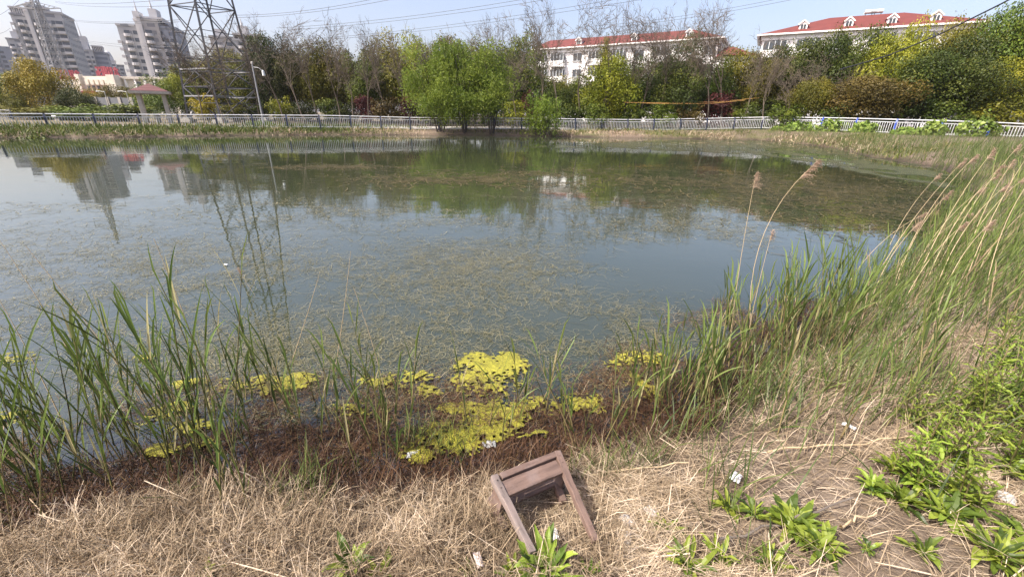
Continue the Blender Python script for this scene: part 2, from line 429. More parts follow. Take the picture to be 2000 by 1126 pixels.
def water_mat():
    m, N, L, b = new_mat('water')
    N.remove(b)
    tc = N.new('ShaderNodeTexCoord')
    def wave(sc, det, strength, dist, prev=None):
        mp = N.new('ShaderNodeMapping'); mp.inputs['Scale'].default_value = sc
        L.new(tc.outputs['Object'], mp.inputs[0])
        n = N.new('ShaderNodeTexNoise'); n.inputs['Scale'].default_value = 1.0; n.inputs['Detail'].default_value = det
        L.new(mp.outputs[0], n.inputs['Vector'])
        bp = N.new('ShaderNodeBump'); bp.inputs['Strength'].default_value = strength; bp.inputs['Distance'].default_value = dist
        L.new(n.outputs[0], bp.inputs['Height'])
        if prev: L.new(prev.outputs[0], bp.inputs['Normal'])
        return bp
    b1 = wave((0.5, 1.3, 1), 2, 1.0, 0.0036)
    b2 = wave((2.5, 7, 1), 2, 1.0, 0.0007, b1)
    fr = N.new('ShaderNodeFresnel'); fr.inputs[0].default_value = 1.95
    L.new(b2.outputs[0], fr.inputs['Normal'])
    gl = N.new('ShaderNodeBsdfGlossy'); gl.inputs['Roughness'].default_value = 0.015
    gl.inputs[0].default_value = (0.93, 0.96, 0.98, 1)
    L.new(b2.outputs[0], gl.inputs['Normal'])
    df = N.new('ShaderNodeBsdfDiffuse')
    n = N.new('ShaderNodeTexNoise'); n.inputs['Scale'].default_value = 0.35; n.inputs['Detail'].default_value = 3
    L.new(tc.outputs['Object'], n.inputs['Vector'])
    r = ramp(N, [(0.35, (0.033, 0.042, 0.022)), (0.7, (0.043, 0.050, 0.027))]); L.new(n.outputs[0], r.inputs[0]); L.new(r.outputs[0], df.inputs[0])
    tr = N.new('ShaderNodeBsdfTransparent'); tr.inputs[0].default_value = (0.92, 0.9, 0.8, 1)
    dp = N.new('ShaderNodeAttribute'); dp.attribute_name = 'murk'
    m1 = N.new('ShaderNodeMixShader'); L.new(dp.outputs['Fac'], m1.inputs[0]); L.new(tr.outputs[0], m1.inputs[1]); L.new(df.outputs[0], m1.inputs[2])
    m2 = N.new('ShaderNodeMixShader'); L.new(fr.outputs[0], m2.inputs[0]); L.new(m1.outputs[0], m2.inputs[1]); L.new(gl.outputs[0], m2.inputs[2])
    L.new(m2.outputs[0], N['Material Output'].inputs[0])
    return m


M['water'] = water_mat()


# ------------------------------------------------------------------ mesh builder (numpy)
class MB:
    def __init__(s):
        s.V, s.Q, s.T, s.A, s.G, s.n = [], [], [], [], [], 0

    def add(s, V, faces, rnd=None, grain=None):
        V = np.asarray(V, float).reshape(-1, 3)
        f = np.asarray(faces, int)
        (s.Q if f.shape[1] == 4 else s.T).append(f + s.n)
        s.V.append(V); s.n += len(V)
        s.A.append(np.full(len(V), 0.5) if rnd is None else np.broadcast_to(np.asarray(rnd, float), (len(V),)).copy())
        s.G.append(np.zeros((len(V), 3)) if grain is None else grain)
        return s

    def box(s, lo, hi, ax=None, o=(0, 0, 0)):
        lo, hi = np.array(lo, float), np.array(hi, float)
        c = np.array([[x, y, z] for z in (lo[2], hi[2]) for y in (lo[1], hi[1]) for x in (lo[0], hi[0])])
        if ax is not None: c = c @ np.array(ax, float)
        c = c + np.array(o, float)
        s.add(c, [(0, 2, 3, 1), (4, 5, 7, 6), (0, 1, 5, 4), (2, 6, 7, 3), (0, 4, 6, 2), (1, 3, 7, 5)])
        return s

    def beam(s, a, b, w_, t, up=(0, 0, 1), w2=None, t2=None, segs=1, wob=0):
        a, b, up = np.array(a, float), np.array(b, float), np.array(up, float)
        d = b - a; Ln = np.linalg.norm(d); d /= max(Ln, 1e-9)
        sd_ = np.cross(d, up)
        if np.linalg.norm(sd_) < 1e-4: sd_ = np.cross(d, (1, 0, 0.3))
        sd_ /= np.linalg.norm(sd_); n = np.cross(sd_, d)
        w2 = w2 or w_; t2 = t2 or t
        V, G, F = [], [], []
        o = random.random() * 10
        for i in range(segs + 1):
            k = i / segs
            ww, tt = (w_ + (w2 - w_) * k) / 2, (t + (t2 - t) * k) / 2
            p = a + d * Ln * k + (sd_ * random.uniform(-wob, wob) + n * random.uniform(-wob, wob))
            for (u, v) in ((-1, -1), (1, -1), (1, 1), (-1, 1)):
                V.append(p + sd_ * u * ww + n * v * tt)
                G.append((o + Ln * k * 0.12, u * ww + o, v * tt))
        for i in range(segs):
            for j in range(4):
                F.append((i * 4 + j, i * 4 + (j + 1) % 4, i * 4 + 4 + (j + 1) % 4, i * 4 + 4 + j))
        F.append((3, 2, 1, 0)); m = segs * 4; F.append((m, m + 1, m + 2, m + 3))
        s.add(V, F, None, np.array(G))
        return s

    def tubes(s, P, rad, sides=5, rnd=None):
        P = np.asarray(P, float)
        if P.ndim == 2: P = P[None]
        n, k, _ = P.shape
        rad = np.broadcast_to(np.asarray(rad, float), (n, k))
        T = np.gradient(P, axis=1); T /= np.linalg.norm(T, axis=2, keepdims=True) + 1e-9
        ref = np.where(np.abs(T[:, :1, 2:3]) > 0.8, np.array([1.0, 0.1, 0]), np.array([0, 0, 1.0]))
        A = np.cross(T, np.broadcast_to(ref, T.shape)); A /= np.linalg.norm(A, axis=2, keepdims=True) + 1e-9
        Bn = np.cross(T, A)
        th = np.arange(sides) * 2 * np.pi / sides
        V = P[:, :, None] + rad[:, :, None, None] * (np.cos(th)[None, None, :, None] * A[:, :, None] + np.sin(th)[None, None, :, None] * Bn[:, :, None])
        i, j, q = np.meshgrid(np.arange(n), np.arange(k - 1), np.arange(sides), indexing='ij')
        b = i * k * sides
        q2 = (q + 1) % sides
        F = np.stack([b + j * sides + q, b + j * sides + q2, b + (j + 1) * sides + q2, b + (j + 1) * sides + q], -1).reshape(-1, 4)
        rr = None if rnd is None else np.repeat(np.broadcast_to(rnd, (n,)), k * sides)
        s.add(V.reshape(-1, 3), F, rr)
        return s

    def ribbons(s, P, W, side, rnd=None, fold=0.0):
        """P (n,k,3), W (n,k) full widths, side (n,3) or (n,k,3)"""
        n, k, _ = P.shape
        side = side[:, None] if side.ndim == 2 else side
        W = np.broadcast_to(W, (n, k))[:, :, None] / 2
        if fold:
            T = np.gradient(P, axis=1); nn = np.cross(T, np.broadcast_to(side, P.shape)); nn /= np.linalg.norm(nn, axis=2, keepdims=True) + 1e-9
            V = np.stack([P - side * W + nn * W * fold, P, P + side * W + nn * W * fold], 2); c = 3
        else:
            V = np.stack([P - side * W, P + side * W], 2); c = 2
        i, j, q = np.meshgrid(np.arange(n), np.arange(k - 1), np.arange(c - 1), indexing='ij')
        b = i * k * c + j * c + q
        F = np.stack([b, b + 1, b + c + 1, b + c], -1).reshape(-1, 4)
        rr = None if rnd is None else np.repeat(np.broadcast_to(rnd, (n,)), k * c)
        s.add(V.reshape(-1, 3), F, rr)
        return s

    def leaves(s, C, Nrm, size, rnd=None, aspect=0.55):
        """diamond leaf faces at C, facing Nrm"""
        n = len(C)
        Nrm = Nrm / (np.linalg.norm(Nrm, axis=1, keepdims=True) + 1e-9)
        rv = rng.normal(size=(n, 3)); u = np.cross(Nrm, rv); u /= np.linalg.norm(u, axis=1, keepdims=True) + 1e-9
        v = np.cross(Nrm, u)
        sz = np.broadcast_to(np.asarray(size, float), (n,))[:, None] * 0.5
        V = np.stack([C - u * sz, C - v * sz * aspect + Nrm * sz * .15, C + u * sz, C + v * sz * aspect + Nrm * sz * .15], 1)
        F = np.arange(n * 4).reshape(n, 4)
        s.add(V.reshape(-1, 3), F, None if rnd is None else np.repeat(rnd, 4))
        return s

    def arrays(s):
        return np.concatenate(s.V), (np.concatenate(s.Q) if s.Q else np.zeros((0, 4), int)), (np.concatenate(s.T) if s.T else np.zeros((0, 3), int)), np.concatenate(s.A)

    def mesh(s, name, smooth=False, off=None):
        V, Q, T, A = s.arrays()
        if off is not None: V = V - off
        me = bpy.data.meshes.new(name)
        me.vertices.add(len(V)); me.vertices.foreach_set('co', V.astype(np.float32).ravel())
        nl = Q.size + T.size
        me.loops.add(nl); me.loops.foreach_set('vertex_index', np.concatenate([Q.ravel(), T.ravel()]).astype(np.int32))
        npoly = len(Q) + len(T)
        me.polygons.add(npoly)
        st = np.concatenate([np.arange(len(Q)) * 4, Q.size + np.arange(len(T)) * 3]).astype(np.int32)
        me.polygons.foreach_set('loop_start', st)
        try: me.polygons.foreach_set('loop_total', np.concatenate([np.full(len(Q), 4), np.full(len(T), 3)]).astype(np.int32))
        except Exception: pass
        me.polygons.foreach_set('use_smooth', np.full(npoly, bool(smooth)))
        a = me.attributes.new('rnd', 'FLOAT', 'POINT'); a.data.foreach_set('value', A.astype(np.float32))
        G = np.concatenate(s.G)
        if G.any():
            a = me.attributes.new('grain', 'FLOAT_VECTOR', 'POINT'); a.data.foreach_set('vector', G.astype(np.float32).ravel())
        me.update(calc_edges=True); me.validate()
        return me

    def build(s, name, m, parent=None, smooth=False, local=False, bevel=0):
        off = None
        if parent is not None and not local:
            off = np.zeros(3); p = parent
            while p is not None: off += np.array(p.location); p = p.parent
        me = s.mesh(name, smooth, off)
        me.materials.append(m)
        o = bpy.data.objects.new(name, me); COL.objects.link(o)
        if parent is not None: o.parent = parent
        if bevel:
            b = o.modifiers.new('bevel', 'BEVEL'); b.width = bevel; b.segments = 2
        return o


def tag(o, label=None, cat=None, group=None, kind=None):
    if label: o['label'] = label
    if cat: o['category'] = cat
    if group: o['group'] = group
    if kind: o['kind'] = kind
    return o


def thing(name, label, cat, loc=(0, 0, 0), group=None):
    o = bpy.data.objects.new(name, None); COL.objects.link(o)
    o.location = loc; o.empty_display_size = 0.2
    return tag(o, label, cat, group)


def dup(src, loc, rz=0.0, scale=(1, 1, 1), label=None, cat=None, group=None, mats=None, name=None, tilt=None):
    r = src.copy(); COL.objects.link(r)
    if name: r.name = name
    r.location = loc; r.scale = scale
    r.rotation_euler = (tilt[0], tilt[1], rz) if tilt else (0, 0, rz)
    tag(r, label, cat, group)
    for ch in src.children:
        c = ch.copy(); COL.objects.link(c); c.parent = r
        if mats and ch.name.split('.')[0] in mats:
            c.material_slots[0].link = 'OBJECT'; c.material_slots[0].material = mats[ch.name.split('.')[0]]
    return r


def kill(root):
    for c in list(root.children): bpy.data.objects.remove(c)
    bpy.data.objects.remove(root)


ORD = ['first', 'second', 'third', 'fourth', 'fifth', 'sixth', 'seventh', 'eighth', 'ninth', 'tenth', 'eleventh', 'twelfth', 'thirteenth', 'fourteenth', 'fifteenth', 'sixteenth']


# ================================================================== GROUND AND WATER
def lines(lo, hi, core_lo, core_hi, step, grow):
    a = list(np.arange(core_lo, core_hi, step))
    x, s_ = core_hi, step
    while x < hi: a.append(x); s_ *= grow; x += s_
    x, s_ = core_lo - step, step
    while x > lo: a.insert(0, x); s_ *= grow; x -= s_
    return np.array([lo] + a + [hi])


gx = lines(-2500, 2500, -4.5, 6.0, 0.07, 1.035)
gy = lines(-400, 3500, 0.4, 4.0, 0.07, 1.022)
XX, YY = np.meshgrid(gx, gy)
fx, fy = XX.ravel(), YY.ravel()
D = sd(fx, fy)
Z = ground(fx, fy, D)
mb = MB()
nx, ny = len(gx), len(gy)
ii, jj = np.meshgrid(np.arange(ny - 1), np.arange(nx - 1), indexing='ij')
b0 = (ii * nx + jj).ravel()
GF = np.stack([b0, b0 + 1, b0 + nx + 1, b0 + nx], -1)
mb.add(np.stack([fx, fy, Z], -1), GF)
go = mb.build('ground', M['ground'], smooth=True); tag(go, kind='structure')


def vattr(o, name, v):
    a = o.data.attributes.new(name, 'FLOAT', 'POINT'); a.data.foreach_set('value', v.astype(np.float32))


vattr(go, 'wet', np.clip(1 - (Z - 0.08) / 0.09, 0, 1))
vattr(go, 'far', sstep(3, 8, np.hypot(fx, fy)))
vattr(go, 'grove', sstep(5, 9, D) * sstep(20, 35, fy) * (1 - sstep(120, 200, fy)) * sstep(-26, -10, fx))

wx = lines(-95, 75, -4.5, 6.0, 0.1, 1.06); wy = lines(-14, 60, 0.6, 4.0, 0.1, 1.05)
XX, YY = np.meshgrid(wx, wy); vx, vy = XX.ravel(), YY.ravel()
WD = sd(vx, vy); WZ = ground(vx, vy, WD)
nx, ny = len(wx), len(wy)
ii, jj = np.meshgrid(np.arange(ny - 1), np.arange(nx - 1), indexing='ij')
b0 = (ii * nx + jj).ravel()
WF = np.stack([b0, b0 + 1, b0 + nx + 1, b0 + nx], -1)
WF = WF[(WD[WF] < 0.9).any(1)]
mb = MB(); mb.add(np.stack([vx, vy, np.zeros_like(vx)], -1), WF)
wo = mb.build('pond_water', M['water'], smooth=True); tag(wo, kind='structure')
vattr(wo, 'murk', 1 - np.exp(-np.maximum(-WZ, 0) * 5.5))

# ================================================================== RAILING round the far shore
_fp = [(-420, 222, 26), (-200, 222, 28.5), (12, 222, 31.5), (260, 223.5, 35.5), (640, 225.5, 40.5), (820, 230, 42.3), (1000, 231, 43.3), (1250, 234, 44.6),
       (1400, 231, 44.8), (1480, 229, 44.2), (1545, 229, 42.2), (1610, 230, 39.5), (1690, 231.5, 36.8), (1772, 234, 34.6), (1890, 237, 33), (1990, 241, 31.6), (2150, 250, 29.5), (2350, 262, 27)]
FP = np.array([at(*q) for q in _fp])
seg = np.linalg.norm(np.diff(FP[:, :2], axis=0), axis=1); cum = np.concatenate([[0], np.cumsum(seg)])


def fpos(s_):
    return np.array([np.interp(s_, cum, FP[:, k]) for k in range(3)])


def build_railing(name, label, pos, length, step, nick, colour_of):
    root_p = pos(0.0); base = (root_p[0], root_p[1], g1(root_p[0], root_p[1]))
    root = thing(name, label, 'railing', base)
    n = int(length / step)
    top = []
    for i in range(n + 1):
        s0 = i * step; p = pos(s0); q = pos(min(s0 + 0.1, length)); r0 = pos(max(s0 - 0.1, 0))
        t = q - r0; t[2] = 0; t /= np.linalg.norm(t); out = np.array([-t[1], t[0], 0])
        if np.dot(out[:2], p[:2]) < 0: out = -out
        gzv = min(g1(p[0], p[1]), p[2] - 0.95)
        m_ = MB()
        a = np.array([p[0], p[1], gzv - 0.05]) - out * 0.10
        k1 = np.array([p[0], p[1], p[2] - 0.25]) - out * 0.10
        k2 = np.array([p[0], p[1], p[2] + 0.02]) + out * 0.02
        m_.beam(a, k1, 0.11, 0.13, out); m_.beam(k1, k2, 0.11, 0.12, out)
        m_.build('post', colour_of(p), root)
        top.append(p)
        if i < n:
            e = pos(s0 + step)
            pb = MB()
            for zz, h in ((-0.19, 0.05), (-0.93, 0.05)):
                pb.beam(p + (0, 0, zz) - out * .1, e + (0, 0, zz) - out * .1, 0.035, h)
            for k in range(nick):
                c = p + (e - p) * (k + 0.6) / nick - out * .1
                pb.beam(c + (0, 0, -0.92), c + (0, 0, -0.2), 0.02, 0.03, t)
            pb.build('picket_panel', M['white_paint'], root)
    m_ = MB(); m_.tubes(np.array(top)[None], 0.036, 7); m_.build('handrail', M['rail_steel'], root, smooth=True)
    return root


build_railing('railing', 'white picket railing with blue posts curving round the far shore', fpos, cum[-1], 2.6, 17,
              lambda p: M['blue_paint'] if p[0] > 24 else M['blue_paint_shaded'])
rb0, rb1 = at(-260, 208, 47), at(66, 217, 52)
build_railing('railing', 'short second railing half hidden behind the front one at left', lambda s_: rb0 + (rb1 - rb0) * s_ / np.linalg.norm(rb1 - rb0),
              float(np.linalg.norm(rb1 - rb0)), 2.7, 15, lambda p: M['blue_paint_shaded'])
# pale path behind the railing
pm = MB(); L_, R_ = [], []
for s_ in np.arange(0, cum[-1], 1.0):
    p = fpos(s_); q = fpos(min(s_ + .5, cum[-1])); r0 = fpos(max(s_ - .5, 0)); t = (q - r0)[:2]; t /= np.linalg.norm(t)
    o_ = np.array([-t[1], t[0]]); o_ = o_ if np.dot(o_, p[:2]) > 0 else -o_
    for lst, dd in ((L_, 0.7), (R_, 2.6)):
        c = p[:2] + o_ * dd; lst.append((c[0], c[1], g1(c[0], c[1]) + 0.05))
V = np.array(L_ + R_); n = len(L_)
pm.add(V, [(i, i + 1, n + i + 1, n + i) for i in range(n - 1)])
tag(pm.build('path', M['concrete']), kind='structure')


# ================================================================== TREES
def bare_proto(seed, vase=True):
    rs = random.Random(seed); paths = {}
    def nrm(v): return v / (np.linalg.norm(v) + 1e-9)
    def rv(): return np.array([rs.gauss(0, 1), rs.gauss(0, 1), rs.gauss(0, 1)])
    def br(p, d, L, r, lv):
        K = 5 if lv < 2 else 4
        pts = [p]; dd = d.copy(); mid = []
        for k in range(K - 1):
            dd = nrm(dd + rv() * (0.10 + 0.03 * lv) + np.array([0, 0, 0.07 if lv < 4 else 0.02]))
            pts.append(pts[-1] + dd * L / (K - 1)); mid.append(dd)
        r2 = r * (0.62 if lv else 0.7)
        paths.setdefault((K, 6 if lv < 2 else (4 if lv < 3 else 3)), []).append((pts, np.linspace(r, r2, K)))
        if lv >= 5: return
        kids = [(-1, 1.0)] * (2 if lv < 4 else 3)
        if lv > 0: kids += [(1, .75), (2, .8)] if lv < 4 else [(1, .8)]
        elif rs.random() < .7: kids += [(3, .8)]
        for (k, f) in kids:
            side = nrm(np.cross(mid[k], rv()))
            ang = rs.uniform(.22, .55) if lv < 3 else rs.uniform(.3, .75)
            nd = nrm(mid[k] * math.cos(ang) + side * math.sin(ang))
            if nd[2] < 0.15: nd[2] = 0.15 + rs.random() * .2; nd = nrm(nd)
            br(pts[k], nd, L * f * rs.uniform(.62, .82), max(r2 * f * rs.uniform(.6, .8), 0.0013), lv + 1)
    br(np.zeros(3), nrm(np.array([rs.gauss(0, .1), rs.gauss(0, .1), 1])), rs.uniform(.28, .38), 0.0105, 0)
    hi = max(p[2] for l in paths.values() for (pts, _) in l for p in pts)
    w_ = MB(); t_ = MB()
    rad_ = np.percentile([math.hypot(p[0], p[1]) for l in paths.values() for (pts, _) in l for p in pts], 96)
    for (K, sd_), l in paths.items():
        P = np.array([q[0] for q in l]) / (rad_ * 2, rad_ * 2, hi); Rd = np.array([q[1] for q in l])
        (t_ if sd_ == 3 else w_).tubes(P, Rd, sd_)
    root = bpy.data.objects.new('bare_tree', None); COL.objects.link(root)
    w_.build('trunk', M['bark_grey'], root, smooth=True, local=True)
    t_.build('crown', M['bark_grey'], root, local=True)
    return root


def crown_mesh(seed, shape, n=8500, leaf=0.03):
    r = np.random.default_rng(seed)
    zlo = {'round': .04, 'oval': .24, 'broad': .21, 'spire': .16}[shape]
    nb = {'round': 22, 'oval': 24, 'broad': 26, 'spire': 20}[shape]
    C, Rd = [], []
    for k in range(nb):
        u = r.normal(size=3); u /= np.linalg.norm(u); q = r.random() ** .45
        c = u * q * np.array([.36, .36, .5 * (1 - zlo) * .80])
        c[2] += (1 + zlo) / 2
        taper = 1.0
        if shape == 'spire': taper = 1.15 - .8 * (c[2] - zlo) / (1 - zlo)
        if shape == 'oval': taper = 1.1 - .35 * abs((c[2] - .5)) / .5
        c[:2] *= taper
        C.append(c); Rd.append(r.uniform(.10, .19) * (.6 + .4 * taper))
    C, Rd = np.array(C), np.array(Rd)
    wgt = Rd ** 2; wgt /= wgt.sum()
    idx = r.choice(nb, n, p=wgt)
    u = r.normal(size=(n, 3)); u[:, 2] += 0.25; u /= np.linalg.norm(u, axis=1, keepdims=True)
    rr = Rd[idx] * (1 - .5 * r.random(n) ** 2.2) * (1 + .22 * (r.random(n) - .5))
    lump = 1 + .25 * np.sin(u[:, 0] * 9 + idx) * np.sin(u[:, 1] * 8 + idx * 2) * np.sin(u[:, 2] * 9 + idx)
    P = C[idx] + u * (rr * lump)[:, None]
    P[:, :2] *= .5 / np.percentile(np.abs(P[:, :2]), 98)
    z0_, z1_ = np.percentile(P[:, 2], .5), np.percentile(P[:, 2], 99.7); P[:, 2] = zlo + (P[:, 2] - z0_) * (1 - zlo) / (z1_ - z0_)
    nn = u + r.normal(size=(n, 3)) * .55
    clump = r.random(nb)[idx]
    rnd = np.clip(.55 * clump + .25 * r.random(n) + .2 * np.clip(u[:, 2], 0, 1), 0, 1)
    m_ = MB(); m_.leaves(P, nn, leaf * r.uniform(.7, 1.4, n), rnd, .6)
    return m_


def tree_proto(seed, shape, n=8500, leaf=0.03):
    root = bpy.data.objects.new('evergreen_tree', None); COL.objects.link(root)
    rs = random.Random(seed); t_ = MB()
    t_.tubes(np.array([[0, 0, -.01], [rs.uniform(-.01, .01), 0, .15], [rs.uniform(-.02, .02), .01, .4], [0, 0, .75]])[None], np.array([[.022, .018, .014, .005]]), 7)
    for k in range(9):
        a, z0 = rs.uniform(0, 6.28), rs.uniform(.12, .6); l = rs.uniform(.18, .34)
        p0 = np.array([0, 0, z0]); d = np.array([math.cos(a), math.sin(a), rs.uniform(.4, 1.0)])
        t_.tubes(np.array([p0, p0 + d * l * .5, p0 + d * l + (0, 0, .03)])[None], np.array([[.011, .007, .003]]), 5)
    t_.build('trunk', M['bark_dark'], root, smooth=True, local=True)
    crown_mesh(seed, shape, n, leaf).build('crown', M['leaf_green'], root, local=True)
    return root


PROTO = {}
for sh in ('round', 'oval', 'broad', 'spire'):
    PROTO[sh] = [tree_proto(100 + 7 * k + len(sh), sh, 15000, 0.025) for k in range(2)]
PROTO['big'] = [tree_proto(300 + k, 'broad', 18000, 0.025) for k in range(2)]
BARE = [bare_proto(40 + k) for k in range(6)]
SHRUB = [tree_proto(500 + k, 'round', 2600, 0.06) for k in range(3)]


def place_tree(tx, ty, Y, wp, shape, leafm, label, cat='tree', name='evergreen_tree', group='evergreen trees behind the railing', hw=None):
    top = at(tx, ty, Y); gzv = g1(top[0], top[1]) - 0.05
    H = (top[2] - gzv) * (1.09 if cat == 'tree' and ty < 135 else 1.0); W = wpx(wp, Y) * (1.08 if ty < 135 and tx > 300 else .95)
    pr = random.choice(PROTO[shape] if isinstance(shape, str) else shape)
    return dup(pr, (top[0], top[1], gzv), random.uniform(0, 6.28), (W * 1.05, W * 1.05, H * 1.0), label, cat, group, {'crown': M[leafm]}, name)


EV = [
    (8, 140, 78, 100, 'round', 'leaf_green', 'soft pale green tree cut off by the left edge, behind the golden tree'),
    (70, 124, 60, 100, 'round', 'leaf_gold', 'big golden yellow round tree at far left before the tall towers'),
    (2, 182, 58, 80, 'round', 'leaf_olive', 'low olive brown tree at left edge under the golden tree'),
    (142, 172, 58, 66, 'round', 'leaf_dark', 'dark green bushy tree right beside the golden round tree'),
    (188, 172, 84, 52, 'round', 'leaf_gold', 'small yellow green tree over the grey wall, before the red roof letters'),
    (232, 166, 82, 70, 'round', 'leaf_olive', 'round olive tree above the grey wall, left of the pavilion'),
    (262, 182, 72, 50, 'round', 'leaf_lime', 'small lime tree just left of the pavilion roof'),
    (306, 150, 60, 96, 'round', 'leaf_green', 'dense green tree directly behind the pavilion'),
    (350, 146, 62, 60, 'oval', 'leaf_lime', 'yellow green tree between pavilion and pylon legs'),
    (430, 108, 66, 96, 'broad', 'leaf_olive', 'olive tree seen through the pylon lattice'),
    (384, 128, 68, 60, 'broad', 'leaf_gold', 'yellowish tree behind the left leg of the near pylon'),
    (468, 120, 62, 66, 'oval', 'leaf_olive', 'olive tree between the pylon and the lamp post'),
    (508, 82, 57, 76, 'spire', 'leaf_dark', 'dark pointed evergreen rising behind the lamp post'),
    (552, 88, 56, 66, 'oval', 'leaf_dark', 'dark evergreen just right of the lamp post'),
    (600, 98, 57, 76, 'broad', 'leaf_olive', 'golden olive tree behind the leaning bare trunks right of the lamp post'),
    (648, 94, 58, 84, 'broad', 'leaf_olive', 'olive evergreen behind the tall bare trees left of the willows'),
    (702, 112, 56, 70, 'oval', 'leaf_green', 'lower green tree in the dip left of the willows'),
    (752, 80, 58, 96, 'broad', 'leaf_olive', 'broad olive dome topping the row left of the willows'),
    (806, 80, 57, 84, 'broad', 'leaf_lime', 'yellow olive dome directly left behind the willows'),
    (868, 84, 58, 92, 'broad', 'leaf_olive', 'olive tree peeping over the left willow'),
    (925, 92, 58, 80, 'broad', 'leaf_green', 'green tree peeping over the right willow'),
    (968, 104, 54, 66, 'oval', 'leaf_green', 'narrow green tree filling the gap right of the willows'),
    (1012, 79, 52, 80, 'oval', 'leaf_green', 'tall dense green tree left of the white block'),
    (1092, 162, 50, 76, 'broad', 'leaf_dark', 'dark low magnolia before the white block left part'),
    (1130, 150, 52, 56, 'oval', 'leaf_dark', 'dark evergreen beside the bright camphor, left side'),
    (1190, 118, 47, 96, 'round', 'leaf_lime', 'bright yellow green camphor standing before the white block'),
    (1187, 88, 54, 36, 'spire', 'leaf_olive', 'slim olive top poking up behind the bright camphor'),
    (1262, 122, 51, 76, 'broad', 'leaf_dark', 'dark glossy tree right of the bright camphor'),
    (1302, 100, 52, 70, 'oval', 'leaf_dark', 'dark tree crossing the middle of the white block'),
    (1356, 78, 54, 60, 'spire', 'leaf_dark', 'tall dark tree hiding the right end of the white block'),
    (1336, 132, 47, 90, 'broad', 'leaf_dark', 'dark broad magnolia low in front of the white block'),
    (1408, 122, 50, 86, 'broad', 'leaf_dark', 'dark tree under the small lower red roof'),
    (1452, 106, 51, 82, 'broad', 'leaf_olive', 'olive brown tree between the two red roofed blocks'),
    (1504, 108, 49, 78, 'oval', 'leaf_olive', 'olive tree at the left end of the right white block'),
    (1562, 92, 49, 84, 'broad', 'leaf_dark', 'dark olive tree below the first dormer of the right block'),
    (1626, 74, 49, 94, 'broad', 'leaf_dark', 'dark round topped tree below the second dormer of the right block'),
    (1690, 70, 47, 96, 'broad', 'leaf_dark', 'dark dense tree left of the bright crowns at right'),
    (1752, 84, 44, 90, 'broad', 'leaf_lime', 'bright lime crown lowest left of the bright group at right'),
    (1788, 58, 46, 84, 'broad', 'leaf_lime', 'tall bright lime tree under the fourth dormer at right'),
    (1862, 56, 47, 84, 'broad', 'leaf_olive', 'olive gold tree next to the right end of the red roof'),
    (1708, 148, 40, 150, 'big', 'leaf_brown', 'wide low bronze green tree at right behind the blue posts'),
    (1590, 152, 43, 90, 'broad', 'leaf_olive', 'low olive green tree left of the wide bronze tree'),
    (1892, 88, 44, 116, 'big', 'leaf_dark', 'big dark tree behind the black cable at right'),
    (1942, 54, 48, 90, 'broad', 'leaf_olive', 'golden olive crown between the red roof end and right edge'),
    (1992, 24, 44, 120, 'big', 'leaf_green', 'tallest green tree at the top right corner'),
    (1992, 124, 38, 92, 'broad', 'leaf_lime', 'lime green tree low at the right edge'),
    (1832, 116, 40, 120, 'big', 'leaf_dark', 'dark olive tree in the shady middle of the right grove'),
    (1920, 130, 39, 110, 'big', 'leaf_dark', 'deep green shaded tree left of the lime one at right edge'),
    (2080, 40, 42, 130, 'big', 'leaf_dark', 'dark tree just past the right edge'),
]
for e in EV: place_tree(*e)
nb = 0
for tx in range(395, 2050, 78):   # the grove continues behind
    nb += 1
    lm = 'far left, near the pylon' if tx < 560 else 'behind the willows' if tx < 1000 else 'before the white block' if tx < 1450 else 'at the right side'
    place_tree(tx, (158 if 1020 < tx < 1500 else 122) + 14 * math.sin(tx) + max(0, (1000 - tx) / 40), 68 if tx < 1500 else 56, 125, 'broad', random.choice(['leaf_dark', 'leaf_olive', 'leaf_dark']),
               f'dim tree deep in the grove, {ORD[(nb - 1) % 11]} of the {"left" if nb < 12 else "right"} half, {lm}', group='trees deep in the grove')
